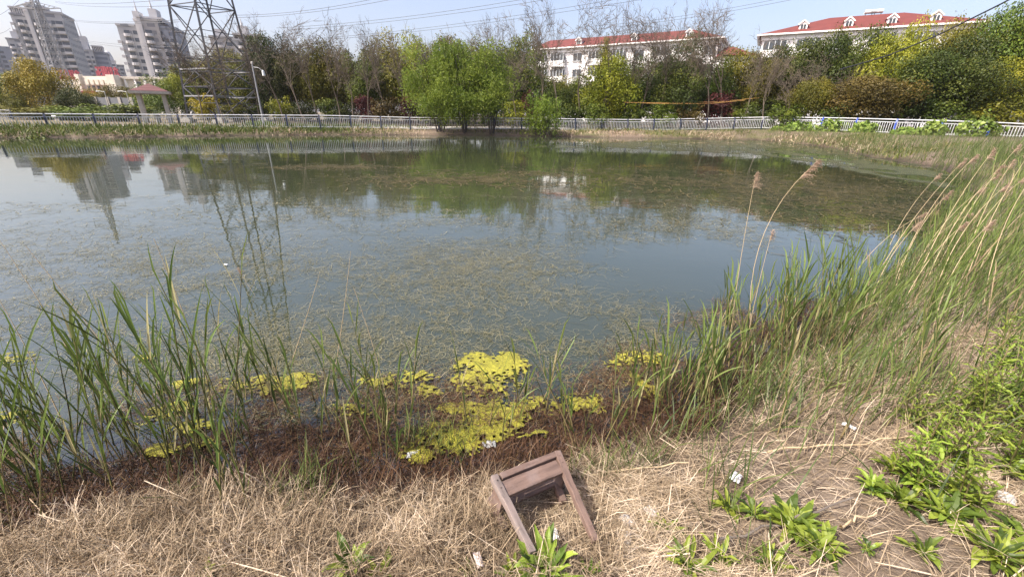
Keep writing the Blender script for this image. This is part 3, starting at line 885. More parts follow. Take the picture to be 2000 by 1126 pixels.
US = [(395, 184, 50, 50, 'leaf_gold', 'yellow shrub at the foot of the near pylon'), (545, 188, 50, 44, 'leaf_lime', 'yellow green shrub right of the lamp post'),
      (590, 196, 50, 46, 'leaf_dark', 'dark shrub under the leaning bare trunks'), (640, 192, 51, 52, 'leaf_green', 'green shrub in the middle of the bare trunks'),
      (712, 186, 51, 52, 'leaf_red', 'dark red maple left of the willows'), (752, 190, 48, 60, 'leaf_brown', 'orange green shrub left of the willows'),
      (795, 184, 50, 40, 'leaf_red', 'small red maple beside the left willow'), (672, 200, 50, 44, 'leaf_dark', 'low dark shrub left of the red maple'),
      (1040, 178, 49, 40, 'leaf_red', 'reddish shrub left of the small willow'), (1010, 196, 49, 60, 'leaf_lime', 'lime shrub right of the big willows'),
      (1120, 196, 46, 66, 'leaf_dark', 'dark shrub between small willow and camphor'), (1170, 200, 45, 50, 'leaf_green', 'green shrub at the foot of the camphor'),
      (1246, 204, 46, 58, 'leaf_green', 'leafy shrub under the left end of the yellow rope'), (1300, 200, 46, 56, 'leaf_green', 'leafy shrub under the middle of the yellow rope'),
      (1352, 204, 46, 50, 'leaf_brown', 'brownish shrub under the yellow rope'), (1408, 178, 47, 64, 'leaf_red', 'dark red maple behind the yellow rope'),
      (1450, 200, 46, 60, 'leaf_green', 'green shrub right of the red maple'), (1540, 200, 43, 70, 'leaf_green', 'green shrub right of the pale forked trunk'),
      (1210, 190, 49, 60, 'leaf_dark', 'dark shrub behind the camphor trunk'), (1505, 190, 47, 60, 'leaf_dark', 'dark shrub behind the pale forked trunk'),
      (840, 200, 50, 70, 'leaf_dark', 'dark shrub behind the left willow'), (905, 196, 50, 70, 'leaf_dark', 'dark shrub behind the middle willow'),
      (960, 200, 50, 60, 'leaf_dark', 'dark shrub behind the right willow'), (1640, 196, 41, 80, 'leaf_dark', 'dark shrub under the bronze tree'),
      (1760, 196, 40, 90, 'leaf_dark', 'dark shrub right of the bronze tree trunk'), (1860, 196, 38, 90, 'leaf_dark', 'dark shrub under the black cable tree'),
      (1950, 196, 37, 90, 'leaf_olive', 'olive shrub low at right edge grove'), (450, 196, 54, 60, 'leaf_olive', 'olive shrub between the pylon legs'),
      (500, 200, 54, 50, 'leaf_dark', 'dark shrub behind the lamp post foot'), (155, 203, 52, 110, 'leaf_green', 'left half of the green hedge before the grey wall'),
      (235, 203, 50, 110, 'leaf_green', 'right half of the green hedge beside the pavilion'), (60, 204, 54, 120, 'leaf_olive', 'olive scrub below the golden tree')]
for (tx, ty, Y, wp, lm, lab) in US:
    place_tree(tx, ty, Y, wp, SHRUB, lm, lab, 'shrub', 'shrub', 'shrubs behind the railing')
BT = [(362, 84, 47, 90), (398, 66, 47, 96), (432, 84, 47, 80), (480, 92, 48, 70), (520, 40, 47, 104), (562, 34, 47, 108), (600, 58, 48, 80), (640, 46, 47, 96), (668, 62, 48, 78),
      (702, 56, 47, 88), (740, 74, 48, 78), (775, 66, 50, 76), (822, 60, 52, 84), (878, 60, 52, 84), (920, 64, 52, 80), (950, 52, 50, 80), (985, 54, 48, 90),
      (1014, 96, 45, 80), (1068, 14, 46, 112), (1100, 10, 47, 100), (1150, 8, 46, 120), (1192, 16, 47, 104), (1238, 48, 47, 84), (1268, 36, 47, 90), (1310, 32, 47, 96),
      (1344, 40, 48, 84), (1382, 36, 47, 96), (1420, 18, 46, 116), (1452, 12, 46, 120), (1484, 74, 45, 76), (1522, 96, 44, 84), (1566, 116, 43, 84), (1608, 118, 43, 96), (1650, 130, 42, 80)]
ln = [(0, 500, 'among the pylon legs'), (500, 700, 'right of the lamp post'), (700, 1000, 'round the willows'), (1000, 1225, 'before the left half of the white block'),
      (1225, 1500, 'along the yellow rope'), (1500, 2000, 'at left of the bronze tree')]
cnt = {}
for k, (tx, ty, Y, wp) in enumerate(BT):
    top = at(tx, ty, Y); gzv = g1(top[0], top[1]) - .05; H = top[2] - gzv; W = wpx(wp, Y) * 1.1
    zone = next(z for (a, b, z) in ln if a <= tx < b); cnt[zone] = cnt.get(zone, -1) + 1
    dup(BARE[k % 6], (top[0], top[1], gzv), random.uniform(0, 6.28), (W * 1.15, W * 1.15, H * 1.12), f'leafless grey tree, {ORD[cnt[zone]]} from left of those {zone}', 'tree',
        'bare trees behind the railing')
# willows on the bank in front of the railing


def willow(px, ty, by, Y, wp, label, n, seed):
    r = np.random.default_rng(seed)
    top = at(px, ty, Y); gzv = g1(top[0], top[1]); H = top[2] - gzv; W = wpx(wp, Y)
    root = thing('willow_tree', label, 'tree', (top[0], top[1], gzv), 'willows on the far bank')
    t_ = MB(); tips = []
    for k in range(4):
        a = r.uniform(0, 6.28); d = np.array([math.cos(a), math.sin(a) * .8, 0])
        P = [np.array([0, 0, -.05]) + d * .25]
        for j, (o_, z) in enumerate(((.35, .22), (.22, .42), (.45, .65), (.7, .85))):
            P.append(d * W * .5 * o_ * .8 + np.array([r.normal() * .15, r.normal() * .1, H * z]))
        t_.tubes(np.array(P)[None], np.array([[.08, .065, .05, .035, .02]]) * H / 7, 6)
        tips += P[2:]
    t_.build('trunk', M['bark_dark'], root, smooth=True, local=True)
    m_ = MB(); K = 8
    nc = 26; ca_ = r.uniform(0, 6.28, nc); cq = np.sqrt(r.random(nc)) * W * .46; cz_ = H * (1.0 - .5 * r.random(nc) ** 1.2 - .28 * (cq / (W * .5)) ** 2); cz_[0] = H * .99; cz_[nc - 6:] = H * r.uniform(.3, .48, 6)
    ci = r.integers(0, nc, n); sp = r.normal(size=(n, 3)) * np.array([.42, .40, .34])
    st = np.stack([np.cos(ca_[ci]) * cq[ci], np.sin(ca_[ci]) * cq[ci] * .8, cz_[ci] - .35], 1) + sp
    az = np.arctan2(sp[:, 1], sp[:, 0]) + r.normal(0, .5, n)
    L = r.uniform(.05, .24, n) * H * (.6 + .8 * r.random(nc)[ci])
    tt = np.linspace(0, 1, K); rise = r.uniform(.1, .5, n)
    out = np.stack([np.cos(az), np.sin(az) * .8, np.zeros(n)], 1)
    P = st[:, None] + out[:, None] * (L[:, None, None] * .28 * np.sqrt(tt)[None, :, None]) + np.array([0, 0, 1.0]) * (L[:, None] * (rise[:, None] * np.sin(tt * 2.6)[None] - .85 * tt[None] ** 1.6))[:, :, None]
    P += r.normal(size=P.shape) * .03
    P[:, :, 2] = np.maximum(P[:, :, 2], .25)
    C = P.reshape(-1, 3); nn = r.normal(size=C.shape); nn[:, 2] *= .6
    rnd = np.clip(np.repeat(.5 * r.random(nc)[ci] + .3 * r.random(n), K) + r.random(n * K) * .3, 0, 1)
    m_.leaves(C + r.normal(size=C.shape) * .05, nn, r.uniform(.12, .24, len(C)), rnd, .36)
    m_.build('crown', M['leaf_willow'], root, local=True)


willow(852, 90, 255, 41.2, 112, 'left of the three light green willows on the far bank', 2000, 1)
willow(905, 80, 255, 41.2, 110, 'middle and tallest of the three light green willows', 1900, 2)
willow(958, 92, 255, 41.2, 96, 'right of the three light green willows on the far bank', 1800, 3)
willow(1064, 180, 258, 40.6, 52, 'small young willow bush standing alone on the bank', 700, 4)

# ================================================================== BUILDINGS


def frame(a, b):
    u = np.array([b[0] - a[0], b[1] - a[1], 0.0]); L = np.linalg.norm(u); u /= L
    return u, np.array([-u[1], u[0], 0.0]), L


def white_block(label, pl, pr, ze, depth, rh, dormers, hip_l, hip_r):
    a, b = gz(*pl, ze), gz(*pr, ze)
    u, wv, L = frame(a, b)
    if wv[1] < 0: wv = -wv
    ax = np.array([u, wv, (0, 0, 1)])
    root = thing('apartment_block', label, 'building', (a[0], a[1], 0.4))
    o = np.array([a[0], a[1], 0.0])
    m_ = MB(); m_.box((0.6, .6, 0), (L - .6, depth - .6, ze - .25), ax, o); m_.box((.3, .3, ze - .9), (L - .3, depth - .3, ze - .02), ax, o)
    wall = m_.build('wall', M['stucco'], root)
    def W(u_, w_, z): return o + u * u_ + wv * w_ + np.array([0, 0, z])
    r_ = MB()
    e = [W(-.2, -.2, ze), W(L + .2, -.2, ze), W(L + .2, depth + .2, ze), W(-.2, depth + .2, ze), W(hip_l, depth / 2, ze + rh), W(L - hip_r, depth / 2, ze + rh)]
    r_.add(e, [(0, 1, 5, 4), (2, 3, 4, 5), (0, 3, 2, 1)]); r_.add(e, [(1, 2, 5), (3, 0, 4)])
    roof = r_.build('roof', M['roof_red'], root)
    f_ = MB()
    for (p, q) in ((0, 1), (1, 2), (2, 3), (3, 0)):
        f_.beam(e[p] + (0, 0, -.1), e[q] + (0, 0, -.1), .35, .22)
    f_.build('eave', M['stucco'], root)
    for t in dormers:   # gabled dormers on the front slope
        uc = t * L; w0 = depth * .10; z0 = ze + rh * .2 - .1; q = .62
        d_ = MB(); d_.box((uc - .95 * q, w0, z0 - .3), (uc + .95 * q, depth * .44, z0 + 1.45 * q), ax, o)
        d_.add([W(uc - .95 * q, w0, z0 + 1.45 * q), W(uc + .95 * q, w0, z0 + 1.45 * q), W(uc, w0, z0 + 2.25 * q), W(uc - .95 * q, depth * .44, z0 + 1.45 * q), W(uc + .95 * q, depth * .44, z0 + 1.45 * q), W(uc, depth * .44, z0 + 2.25 * q)],
               [(0, 1, 2), (3, 5, 4)])
        do = d_.build('dormer', M['stucco'], root)
        t_ = MB()
        for s_ in (-1, 1): t_.beam(W(uc + s_ * 1.2 * q, w0 - .15, z0 + 1.32 * q), W(uc, w0 - .15, z0 + 2.35 * q), .16, .11, wv)
        t_.build('gable_trim', M['stucco'], do)
        t_ = MB()
        for s_ in (-1, 1): t_.add([W(uc + s_ * 1.2 * q, w0 - .07, z0 + 1.36 * q), W(uc + s_ * 1.2 * q, depth * .47, z0 + 1.36 * q), W(uc, depth * .47, z0 + 2.4 * q), W(uc, w0 - .07, z0 + 2.4 * q)], [(0, 1, 2, 3)])
        t_.build('dormer_roof', M['roof_red'], do)
        t_ = MB()
        for s_ in (-.33, .33): t_.box((uc + (s_ - .26) * q, w0 - .05, z0 + .3 * q), (uc + (s_ + .26) * q, w0 - .01, z0 + 1.35 * q), ax, o)
        t_.build('dormer_window', M['glass'], do)
    nbay = int(L / 4.2)
    bw = L / nbay
    for fl in range(4):
        zf = ze - 3.5 - fl * 3.0
        if zf < .4: break
        for k in range(nbay):
            u0 = k * bw + .9; u1 = (k + 1) * bw - .5
            if k % 3 != 2:
                b_ = MB(); b_.box((u0 - .35, -.85, zf - .15), (u1 + .2, .62, zf + 1.0), ax, o)
                b_.build('balcony', M['stucco'], root)
                g_ = MB(); g_.box((u0, -.35, zf + 1.0), (u1, .3, zf + 2.35), ax, o); wn = g_.build('window', M['glass'], root)
                f2 = MB()
                nmu = 4
                for j in range(nmu + 1):
                    uu = u0 + (u1 - u0) * j / nmu
                    f2.box((uu - .05, -.42, zf + 1.0), (uu + .05, -.34, zf + 2.36), ax, o)
                f2.build('window_frame', M['white_paint'], wn)
            else:
                g_ = MB(); g_.box((u0 + .5, .52, zf + .9), (u1 - .5, .58, zf + 2.3), ax, o); wn = g_.build('window', M['glass'], root)
                f2 = MB(); um = (u0 + u1) / 2; f2.box((um - .05, .46, zf + .9), (um + .05, .51, zf + 2.3), ax, o); f2.box((u0 + .4, .4, zf + .75), (u1 - .4, .57, zf + .88), ax, o)
                f2.build('window_frame', M['white_paint'], wn)
    return root, W, L


rA, WA, LA = white_block('long white apartment block with red roof behind the bare trees', (1036, 97), (1412, 72), 15.0, 11, 2.3, (.28, .58, .845), 2, 6)
rB, WB, LB = white_block('white block with red hipped roof and four dormers at upper right', (1484, 68), (1934, 40), 15.0, 12, 2.7, (.215, .43, .62, .80), 10, 9)
for k, t in enumerate((.535, .565)):   # water heaters at the ridge
    h = thing('water_heater', ('left' if k == 0 else 'right') + ' white solar tank on the ridge of the right block', 'water tank', WB(LB * t, 6, 17.3), 'solar tanks on the roof')
    m_ = MB(); m_.tubes(np.array([WB(LB * t - .8, 6.2, 18.2), WB(LB * t + .8, 6.2, 18.2)])[None], .3, 10); m_.build('tank', M['white_paint'], h, smooth=True)
    m_ = MB(); m_.beam(WB(LB * t - .6, 6.2, 17.2), WB(LB * t - .6, 6.2, 18.0), .08, .08); m_.beam(WB(LB * t + .6, 6.2, 17.2), WB(LB * t + .6, 6.2, 18.0), .08, .08); m_.build('stand', M['galv'], h)
# low red roof between the two
a = at(1418, 108, 84); b = at(1476, 104, 84); u, wv, L = frame(a, b); ax = np.array([u, wv, (0, 0, 1)])
lb = thing('house', 'lower red roofed house between the two white blocks', 'building', (a[0], a[1], .4))
m_ = MB(); m_.box((0, 0, 0), (L, 9, a[2] - .1), ax, (a[0], a[1], 0)); m_.build('wall', M['stucco'], lb)
m_ = MB(); o = np.array([a[0], a[1], 0])
e = [o + u * q[0] + wv * q[1] + np.array([0, 0, q[2]]) for q in ((-.5, -.5, a[2]), (L + .5, -.5, a[2]), (L + .5, 9.5, a[2]), (-.5, 9.5, a[2]), (2, 4.5, a[2] + 1.9), (L - 2, 4.5, a[2] + 1.9))]
m_.add(e, [(0, 1, 5, 4), (2, 3, 4, 5), (0, 3, 2, 1)]); m_.add(e, [(1, 2, 5), (3, 0, 4)]); m_.build('roof', M['roof_red'], lb)


def tower(label, pl, pr, Y, rot, vols, balc, wins, floors_h=2.95, crown=(), bmat='tower_grey', name='apartment_tower'):
    """vols: (u0,u1,w0,w1,top px y, material); u in 0..1 across the front, w metres back"""
    a, b = at(pl, 150, Y), at(pr, 150, Y)
    a1, a2 = math.atan2(a[0], a[1]), math.atan2(b[0], b[1]); am = (a1 + a2) / 2; dist = Y / math.cos(am)
    L = 2 * dist * math.tan((a2 - a1) / 2); u = np.array([math.cos(am), -math.sin(am), 0])
    a = np.array([math.sin(am) * dist, math.cos(am) * dist, 0]) - u * L / 2
    c, s_ = math.cos(rot), math.sin(rot)
    u = np.array([u[0] * c - u[1] * s_, u[0] * s_ + u[1] * c, 0]); wv = np.array([-u[1], u[0], 0])
    if wv[1] < 0: wv = -wv
    ax = np.array([u, wv, (0, 0, 1)]); o = np.array([a[0], a[1], 0.3])
    root = thing(name, label, 'tower block', (a[0], a[1], .3), 'tall towers far behind the pond')
    Hs = []
    for (u0, u1, w0, w1, H, mt) in vols:
        m_ = MB(); m_.box((u0 * L, w0, 0), (u1 * L, w1, H), ax, o); m_.box((u0 * L - .3, w0 - .3, H), (u1 * L + .3, w1 + .3, H + .9), ax, o)
        m_.build('wall', M[mt], root); Hs.append(H)
    for (u0, u1, w0, H, mt, rnd) in balc:
        nf = int(H / floors_h); bb = 0
        for f in range(2, nf):
            z = f * floors_h
            m_ = MB(); um = (u0 + u1) / 2 * L; hw = (u1 - u0) / 2 * L
            th = np.linspace(0, np.pi, 6 if rnd else 2)
            if rnd:
                P = [(um - hw * math.cos(t), w0 - 1.5 * math.sin(t) ** .7) for t in th]
                n = len(P)
                V = [o + u * p[0] + wv * p[1] + np.array([0, 0, z + zz]) for zz in (0, 1.15) for p in P]
                m_.add(V, [(i, i + 1, n + i + 1, n + i) for i in range(n - 1)])
                m_.add(V, [(0, i, i + 1) for i in range(1, n - 1)])
            else:
                m_.box((u0 * L, w0 - 1.2, z), (u1 * L, w0 + .02, z + 1.1), ax, o)
            m_.build('balcony', M[mt], root)
    cntw = 0
    for (u0, u1, w0, H, step) in wins:
        nf = int(H / floors_h)
        for f in range(2, nf, step):
            if cntw >= 118: break
            z = f * floors_h
            m_ = MB(); m_.box((u0 * L, w0 - .06, z + 1.0), (u1 * L, w0 + .02, z + 2.6), ax, o); m_.build('window', M['glass_far'], root); cntw += 1
    for (u0, u1, w0, w1, z0, z1, kind) in crown:
        m_ = MB()
        if kind == 'box': m_.box((u0 * L, w0, z0), (u1 * L, w1, z1), ax, o)
        elif kind == 'pergola':
            for k in range(7):
                uu = u0 * L + (u1 - u0) * L * k / 6; m_.box((uu - .2, w0, z0), (uu + .2, w1, z1), ax, o)
            m_.box((u0 * L - .4, w0 - .4, z1), (u1 * L + .4, w1 + .4, z1 + .8), ax, o)
        elif kind == 'spire':
            p = o + u * (u0 * L) + wv * w0; m_.tubes(np.array([p + (0, 0, z0), p + (0, 0, (z0 + z1) / 2), p + (0, 0, z1)])[None], np.array([[.5, .22, .03]]), 6)
        elif kind == 'dome':
            p = o + u * (u0 * L) + wv * w0; rr = (u1 - u0) * L
            t = np.linspace(0, 1, 7); m_.tubes(np.stack([np.full(7, p[0]), np.full(7, p[1]), p[2] + z0 + (z1 - z0) * t], 1)[None], (rr * np.sqrt(np.maximum(1 - t * t, 0.0004)))[None], 12)
        m_.build('roof_crown', M['tower_pale'], root)
    return root


def zt(px, py, Y): return at(px, py, Y)[2] - .3


Y1 = 240; h1, h1b = zt(121, 27, Y1), zt(30, 32, Y1)
tower('tallest grey tower at far left with two stepped wings, behind far pylon', 70, 163, Y1, R(-14),
      [(-.12, .22, 4, 20, h1b, 'tower_grey'), (.22, .30, 1, 18, h1b + 1.5, 'tower_pale'), (.33, .66, 0, 20, h1 + 1.5, 'tower_brown'), (.30, .34, -1, 18, h1 + 2.2, 'tower_pale'), (.66, 1.0, -1.5, 18, h1, 'tower_grey')],
      [(-.02, .10, 4, h1b, 'tower_pale', 1), (.36, .50, 0, h1, 'tower_pale', 1), (.66, .74, -1.5, h1, 'tower_pale', 0), (.83, .99, -1.5, h1, 'tower_pale', 0), (-.16, -.1, 4, h1b, 'tower_pale', 0)],
      [(.75, .82, -1.5, h1, 1), (.54, .62, 0, h1, 1), (.84, .98, -1.55, h1, 1), (.13, .20, 4, h1b, 1), (.37, .49, 0, h1, 1), (-.01, .09, 4, h1b, 1)],
      crown=[(.45, .62, 4, 12, h1 + 1.5, h1 + 3.8, 'box'), (.34, .44, 1, 14, h1 + 2.4, h1 + 3.4, 'pergola'), (-.1, .15, 5, 14, h1b + .9, h1b + 3, 'pergola')])
Y3 = 225; h3 = zt(327, 50, Y3); h3b = zt(232, 52, Y3)
tower('grey tower with curved balconies and twin roof spires, left of the near pylon', 256, 367, Y3, R(-14),
      [(-.06, .30, 5, 20, h3b, 'tower_grey'), (.30, .38, 2, 18, h3b + 2, 'tower_pale'), (.38, .44, -.5, 18, h3 + 2.5, 'tower_pale'), (.44, .72, 0, 20, h3 + 1.5, 'tower_brown'), (.72, 1.0, 1, 18, h3 - 1, 'tower_blue')],
      [(.02, .15, 5, h3b, 'tower_pale', 1), (.45, .60, 0, h3, 'tower_pale', 1), (.72, .76, 1, h3 - 2, 'tower_pale', 0), (.86, .99, 1, h3 - 2, 'tower_pale', 0), (-.1, -.04, 5, h3b - 3, 'tower_pale', 0)],
      [(.19, .27, 5, h3b, 1), (.73, .83, 1, h3 - 2, 1), (.47, .58, 0, h3, 1), (.04, .13, 5, h3b, 1), (.87, .96, 1, h3 - 3, 1)],
      crown=[(.29, .40, 3, 9, h3b + 2.9, h3b + 6, 'box'), (.35, 0, 5, 0, h3b + 6, h3b + 11, 'spire'), (.56, .70, 4, 11, h3 + 2.4, h3 + 7, 'box'), (.62, 0, 5, 0, h3 + 7, h3 + 12, 'spire'), (.46, .80, 1, 14, h3 + 1.6, h3 + 2.4, 'pergola')])
Y4 = 235; h4 = zt(480, 76, Y4)
tower('grey tower half hidden behind the near pylon and bare trees', 424, 530, Y4, R(-6),
      [(0, .42, 3, 18, h4, 'tower_brown'), (.42, 1.0, 0, 18, h4 - 1, 'tower_grey')],
      [(.08, .25, 3, h4, 'tower_pale', 1), (.5, .66, 0, h4 - 1, 'tower_pale', 1), (.82, .97, 0, h4 - 1, 'tower_pale', 0)],
      [(.28, .38, 3, h4, 1), (.69, .79, 0, h4 - 1, 1), (.52, .64, 0, h4 - 1, 1)],
      crown=[(.10, .28, 5, 11, h4 + .9, h4 + 4, 'box'), (.52, .70, 4, 11, h4 - .1, h4 + 6, 'box'), (.61, 0, 5, 0, h4 + 6, h4 + 10, 'spire'), (.44, .98, 1, 14, h4 - .1, h4 + 1.6, 'pergola')])
Y2 = 330; h2 = zt(175, 103, Y2)
tower('slate blue distant tower with a small pointed cap behind the red letters', 158, 222, Y2, R(-5),
      [(0, .33, 2, 18, h2, 'tower_blue'), (.33, .60, 0, 18, h2 + 1, 'tower_grey'), (.60, 1.0, 2, 18, h2, 'tower_blue')],
      [(-.06, .05, 2, h2, 'tower_pale', 0), (.36, .44, 0, h2, 'tower_pale', 0), (.5, .58, 0, h2, 'tower_pale', 0)],
      [(.37, .43, 0, h2, 1), (.51, .57, 0, h2, 1)],
      crown=[(.28, .5, 3, 12, h2 + 1.9, h2 + 10, 'box'), (.36, 0, 6, 0, h2 + 10, h2 + 19, 'spire'), (.6, .9, 2, 12, h2 + .9, h2 + 4, 'pergola'), (.02, .25, 2, 12, h2 + .9, h2 + 4, 'pergola')])
Y5 = 420; h5 = zt(215, 120, Y5)
tower('small pale domed tower far between the two larger towers', 213, 248, Y5, 0,
      [(0, .6, 0, 18, h5, 'tower_pale'), (.6, 1.0, 3, 18, h5 - 3, 'tower_grey')], [(.05, .25, 0, h5, 'tower_pale', 0), (.35, .55, 0, h5, 'tower_pale', 0)], [(.06, .24, 0, h5, 1), (.36, .54, 0, h5, 1), (.65, .9, 3, h5 - 3, 1)],
      crown=[(.28, .55, 7, 0, h5 + .9, h5 + 9, 'dome')])
Y6 = 330; h6 = zt(12, 92, Y6)
tower('slate blue tower cut by the left edge of the photo', -40, 50, Y6, R(-5),
      [(0, .55, 0, 18, h6 - 2, 'tower_grey'), (.55, 1.0, 2, 18, h6, 'tower_blue')], [(.05, .45, 0, h6, 'tower_pale', 0)], [(.1, .4, 0, h6, 1), (.62, .72, 2, h6, 1)], crown=[(.3, .5, 2, 10, h6, h6 + 5, 'pergola')])
h7 = zt(14, 78, 300)
tower('narrow pale tower squeezed between left edge and tallest tower', 40, 74, 300, R(-5),
      [(0, 1, 0, 16, h7, 'tower_grey')], [(.05, .4, 0, h7, 'tower_pale', 1), (.6, .95, 0, h7, 'tower_pale', 1)], [(.1, .35, 0, h7, 1), (.65, .9, 0, h7, 1)], crown=[(.3, .7, 4, 10, h7 + .9, h7 + 5, 'box'), (.5, 0, 6, 0, h7 + 5, h7 + 10, 'spire')])

# low cream building with red roof letters
Yc = 150
cb = thing('shop_building', 'low cream commercial building with red roof letters before the towers', 'building', tuple(at(160, 190, Yc) * (1, 1, 0)))
o = at(112, 180, Yc) * (1, 1, 0); u = np.array([1, 0.05, 0.]); u /= np.linalg.norm(u); ax = np.array([u, (-u[1], u[0], 0), (0, 0, 1)])
def cu(px): return wpx(px - 112, Yc)
def cz(py, px=180): return at(px, py, Yc)[2]
m_ = MB()
m_.box((cu(112), 0, 0), (cu(150), 20, cz(156)), ax, o); m_.box((cu(150), 2, 0), (cu(165), 20, cz(158)), ax, o)
m_.box((cu(165), -1, 0), (cu(235), 20, cz(149)), ax, o); m_.box((cu(235), 1, 0), (cu(360), 22, cz(152)), ax, o)
m_.box((cu(163), -2, 0), (cu(170), 0, cz(146)), ax, o); m_.box((cu(222), -2.5, 0), (cu(236), 0, cz(146)), ax, o)
m_.build('wall', M['cream'], cb)
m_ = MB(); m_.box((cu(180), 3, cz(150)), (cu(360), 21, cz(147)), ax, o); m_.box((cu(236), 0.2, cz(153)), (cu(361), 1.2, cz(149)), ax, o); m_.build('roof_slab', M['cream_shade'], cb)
m_ = MB()
for k in range(5):
    uu = cu(180 + k * 9); m_.box((uu, -2.2, cz(166)), (uu + cu(118), -.9, cz(156)), ax, o)
m_.build('canopy', M['cream'], cb)
for k in range(6):
    uu = cu(176 + k * 9); m_ = MB(); m_.box((uu, -1.1, cz(176)), (uu + cu(117), -.95, cz(168)), ax, o); m_.build('window', M['glass_far'], cb)
for px in (256, 290, 320):
    m_ = MB(); m_.box((cu(px), .85, cz(166)), (cu(px + 12), 1.05, cz(158)), ax, o); m_.build('window', M['glass_far'], cb)
m_ = MB()
for k in range(7): m_.box((cu(240 + k * 18), .4, 0), (cu(243 + k * 18), 1.4, cz(150)), ax, o)
m_.build('pilaster', M['stucco'], cb)
m_ = MB(); m_.box((cu(168), -2.4, cz(183)), (cu(222), -1.2, cz(178)), ax, o); m_.build('shop_fascia', M['red_letter'], cb)
STROKES = [[(0, .1, 1, .1), (0, .5, 1, .5), (0, .9, 1, .9), (.5, 0, .5, 1), (.1, 0, .1, .6)], [(0, .95, 1, .95), (.1, .1, .1, .95), (.9, .1, .9, .95), (.1, .5, .9, .5), (.1, .12, .9, .12), (.5, .1, .5, .9)],
           [(.2, 0, .2, 1), (0, .7, .45, .7), (.5, .9, 1, .9), (.75, .1, .75, .9), (.5, .5, 1, .5), (.5, .1, 1, .1)], [(.5, .3, .5, 1), (0, .75, 1, .75), (.5, .7, 0, 0), (.5, .7, 1, 0), (.2, .4, .8, .4)]]
def letters(px0, px1, py0, py1, w0, label):
    n = 4
    root = thing('roof_sign', label, 'sign', tuple(o + ax[0] * cu(px0) + ax[1] * w0 + np.array([0, 0, cz(py1)])), 'red roof signs')
    fr_ = MB(); z0, z1 = cz(py1), cz(py0)
    for q in (z0 - .05, z0 + (z1 - z0) * .5):
        fr_.beam(o + ax[0] * cu(px0) + ax[1] * (w0 + .5) + np.array([0, 0, q]), o + ax[0] * cu(px1) + ax[1] * (w0 + .5) + np.array([0, 0, q]), .2, .2)
    for k in range(6):
        p = o + ax[0] * (cu(px0) + (cu(px1) - cu(px0)) * k / 5) + ax[1] * (w0 + .5); fr_.beam(p + (0, 0, z0 - 2.5), p + (0, 0, z1), .15, .15)
    fr_.build('sign_frame', M['galv'], root)
    cw = (cu(px1) - cu(px0)) / n
    for k in range(n):
        m_ = MB(); b_ = o + ax[0] * (cu(px0) + cw * (k + .06)) + ax[1] * w0
        for (x0, y0, x1, y1) in STROKES[k % 4]:
            m_.beam(b_ + ax[0] * x0 * cw * .86 + np.array([0, 0, z0 + y0 * (z1 - z0)]), b_ + ax[0] * x1 * cw * .86 + np.array([0, 0, z0 + y1 * (z1 - z0)]), .55, .3, ax[1])
        m_.build('letter', M['red_letter'], root)
letters(121, 160, 137, 155, 1.0, 'left red letter sign on the cream roof behind the golden tree')
letters(179, 222, 128, 149, 3.5, 'right and taller red letter sign on the cream roof')

# grey wall
wl = MB(); a, b = at(166, 200, 70), at(258, 200, 70)
wl_root = thing('boundary_wall', 'dark grey boundary wall behind the hedge left of the pavilion', 'wall', (a[0], a[1], .5))
wl.box((a[0], a[1], 0.3), (b[0], a[1] + .3, at(200, 190.5, 70)[2])); wl.build('wall_panel', M['grey_wall'], wl_root)
m_ = MB()
for k in range(5): m_.box((a[0] + (b[0] - a[0]) * k / 4 - .2, a[1] - .1, .3), (a[0] + (b[0] - a[0]) * k / 4 + .2, a[1] + .35, at(200, 190, 70)[2] + .05))
m_.build('pier', M['concrete'], wl_root)

# pavilion
Yp = 47
pc = at(303, 212, Yp); zg = g1(pc[0], pc[1]); pv = thing('pavilion', 'small square pavilion with maroon hipped roof and four concrete columns', 'pavilion', (pc[0], pc[1], zg))
ze = at(300, 181, Yp)[2]; zp = at(293, 163, Yp)[2]; hw = wpx(26, Yp)
_pr = -math.atan2(pc[0], pc[1]) * .92
def PR(V):
    V = np.asarray(V, float).copy(); dx_, dy_ = V[..., 0] - pc[0], V[..., 1] - pc[1]
    V[..., 0] = pc[0] + dx_ * math.cos(_pr) - dy_ * math.sin(_pr); V[..., 1] = pc[1] + dx_ * math.sin(_pr) + dy_ * math.cos(_pr); return V
for (dx, dy) in ((-.72, -.72), (.72, -.72), (-.72, .72), (.72, .72)):
    m_ = MB(); c = np.array([pc[0] + dx * hw, pc[1] + dy * hw, zg - .1]); c = PR(c); m_.beam(c, c * (1, 1, 0) + (0, 0, ze), .34, .34, (math.sin(-_pr), math.cos(_pr), 0)); m_.build('column', M['concrete'], pv, bevel=.02)
m_ = MB(); e = [(pc[0] + a_ * hw * 1.12, pc[1] + b_ * hw * 1.12, ze + .12) for (a_, b_) in ((-1, -1), (1, -1), (1, 1), (-1, 1))] + [(pc[0], pc[1], zp)]
e = [tuple(PR(v_)) for v_ in e]
m_.add(e, [(0, 3, 2, 1)]); m_.add(e, [(0, 1, 4), (1, 2, 4), (2, 3, 4), (3, 0, 4)]); m_.build('roof', M['roof_maroon'], pv)
m_ = MB()
for k in range(4):
    p, q = np.array(e[k]), np.array(e[(k + 1) % 4]); m_.beam(p + (0, 0, -.14), q + (0, 0, -.14), .25, .24)
m_.build('eave_beam', M['concrete'], pv)
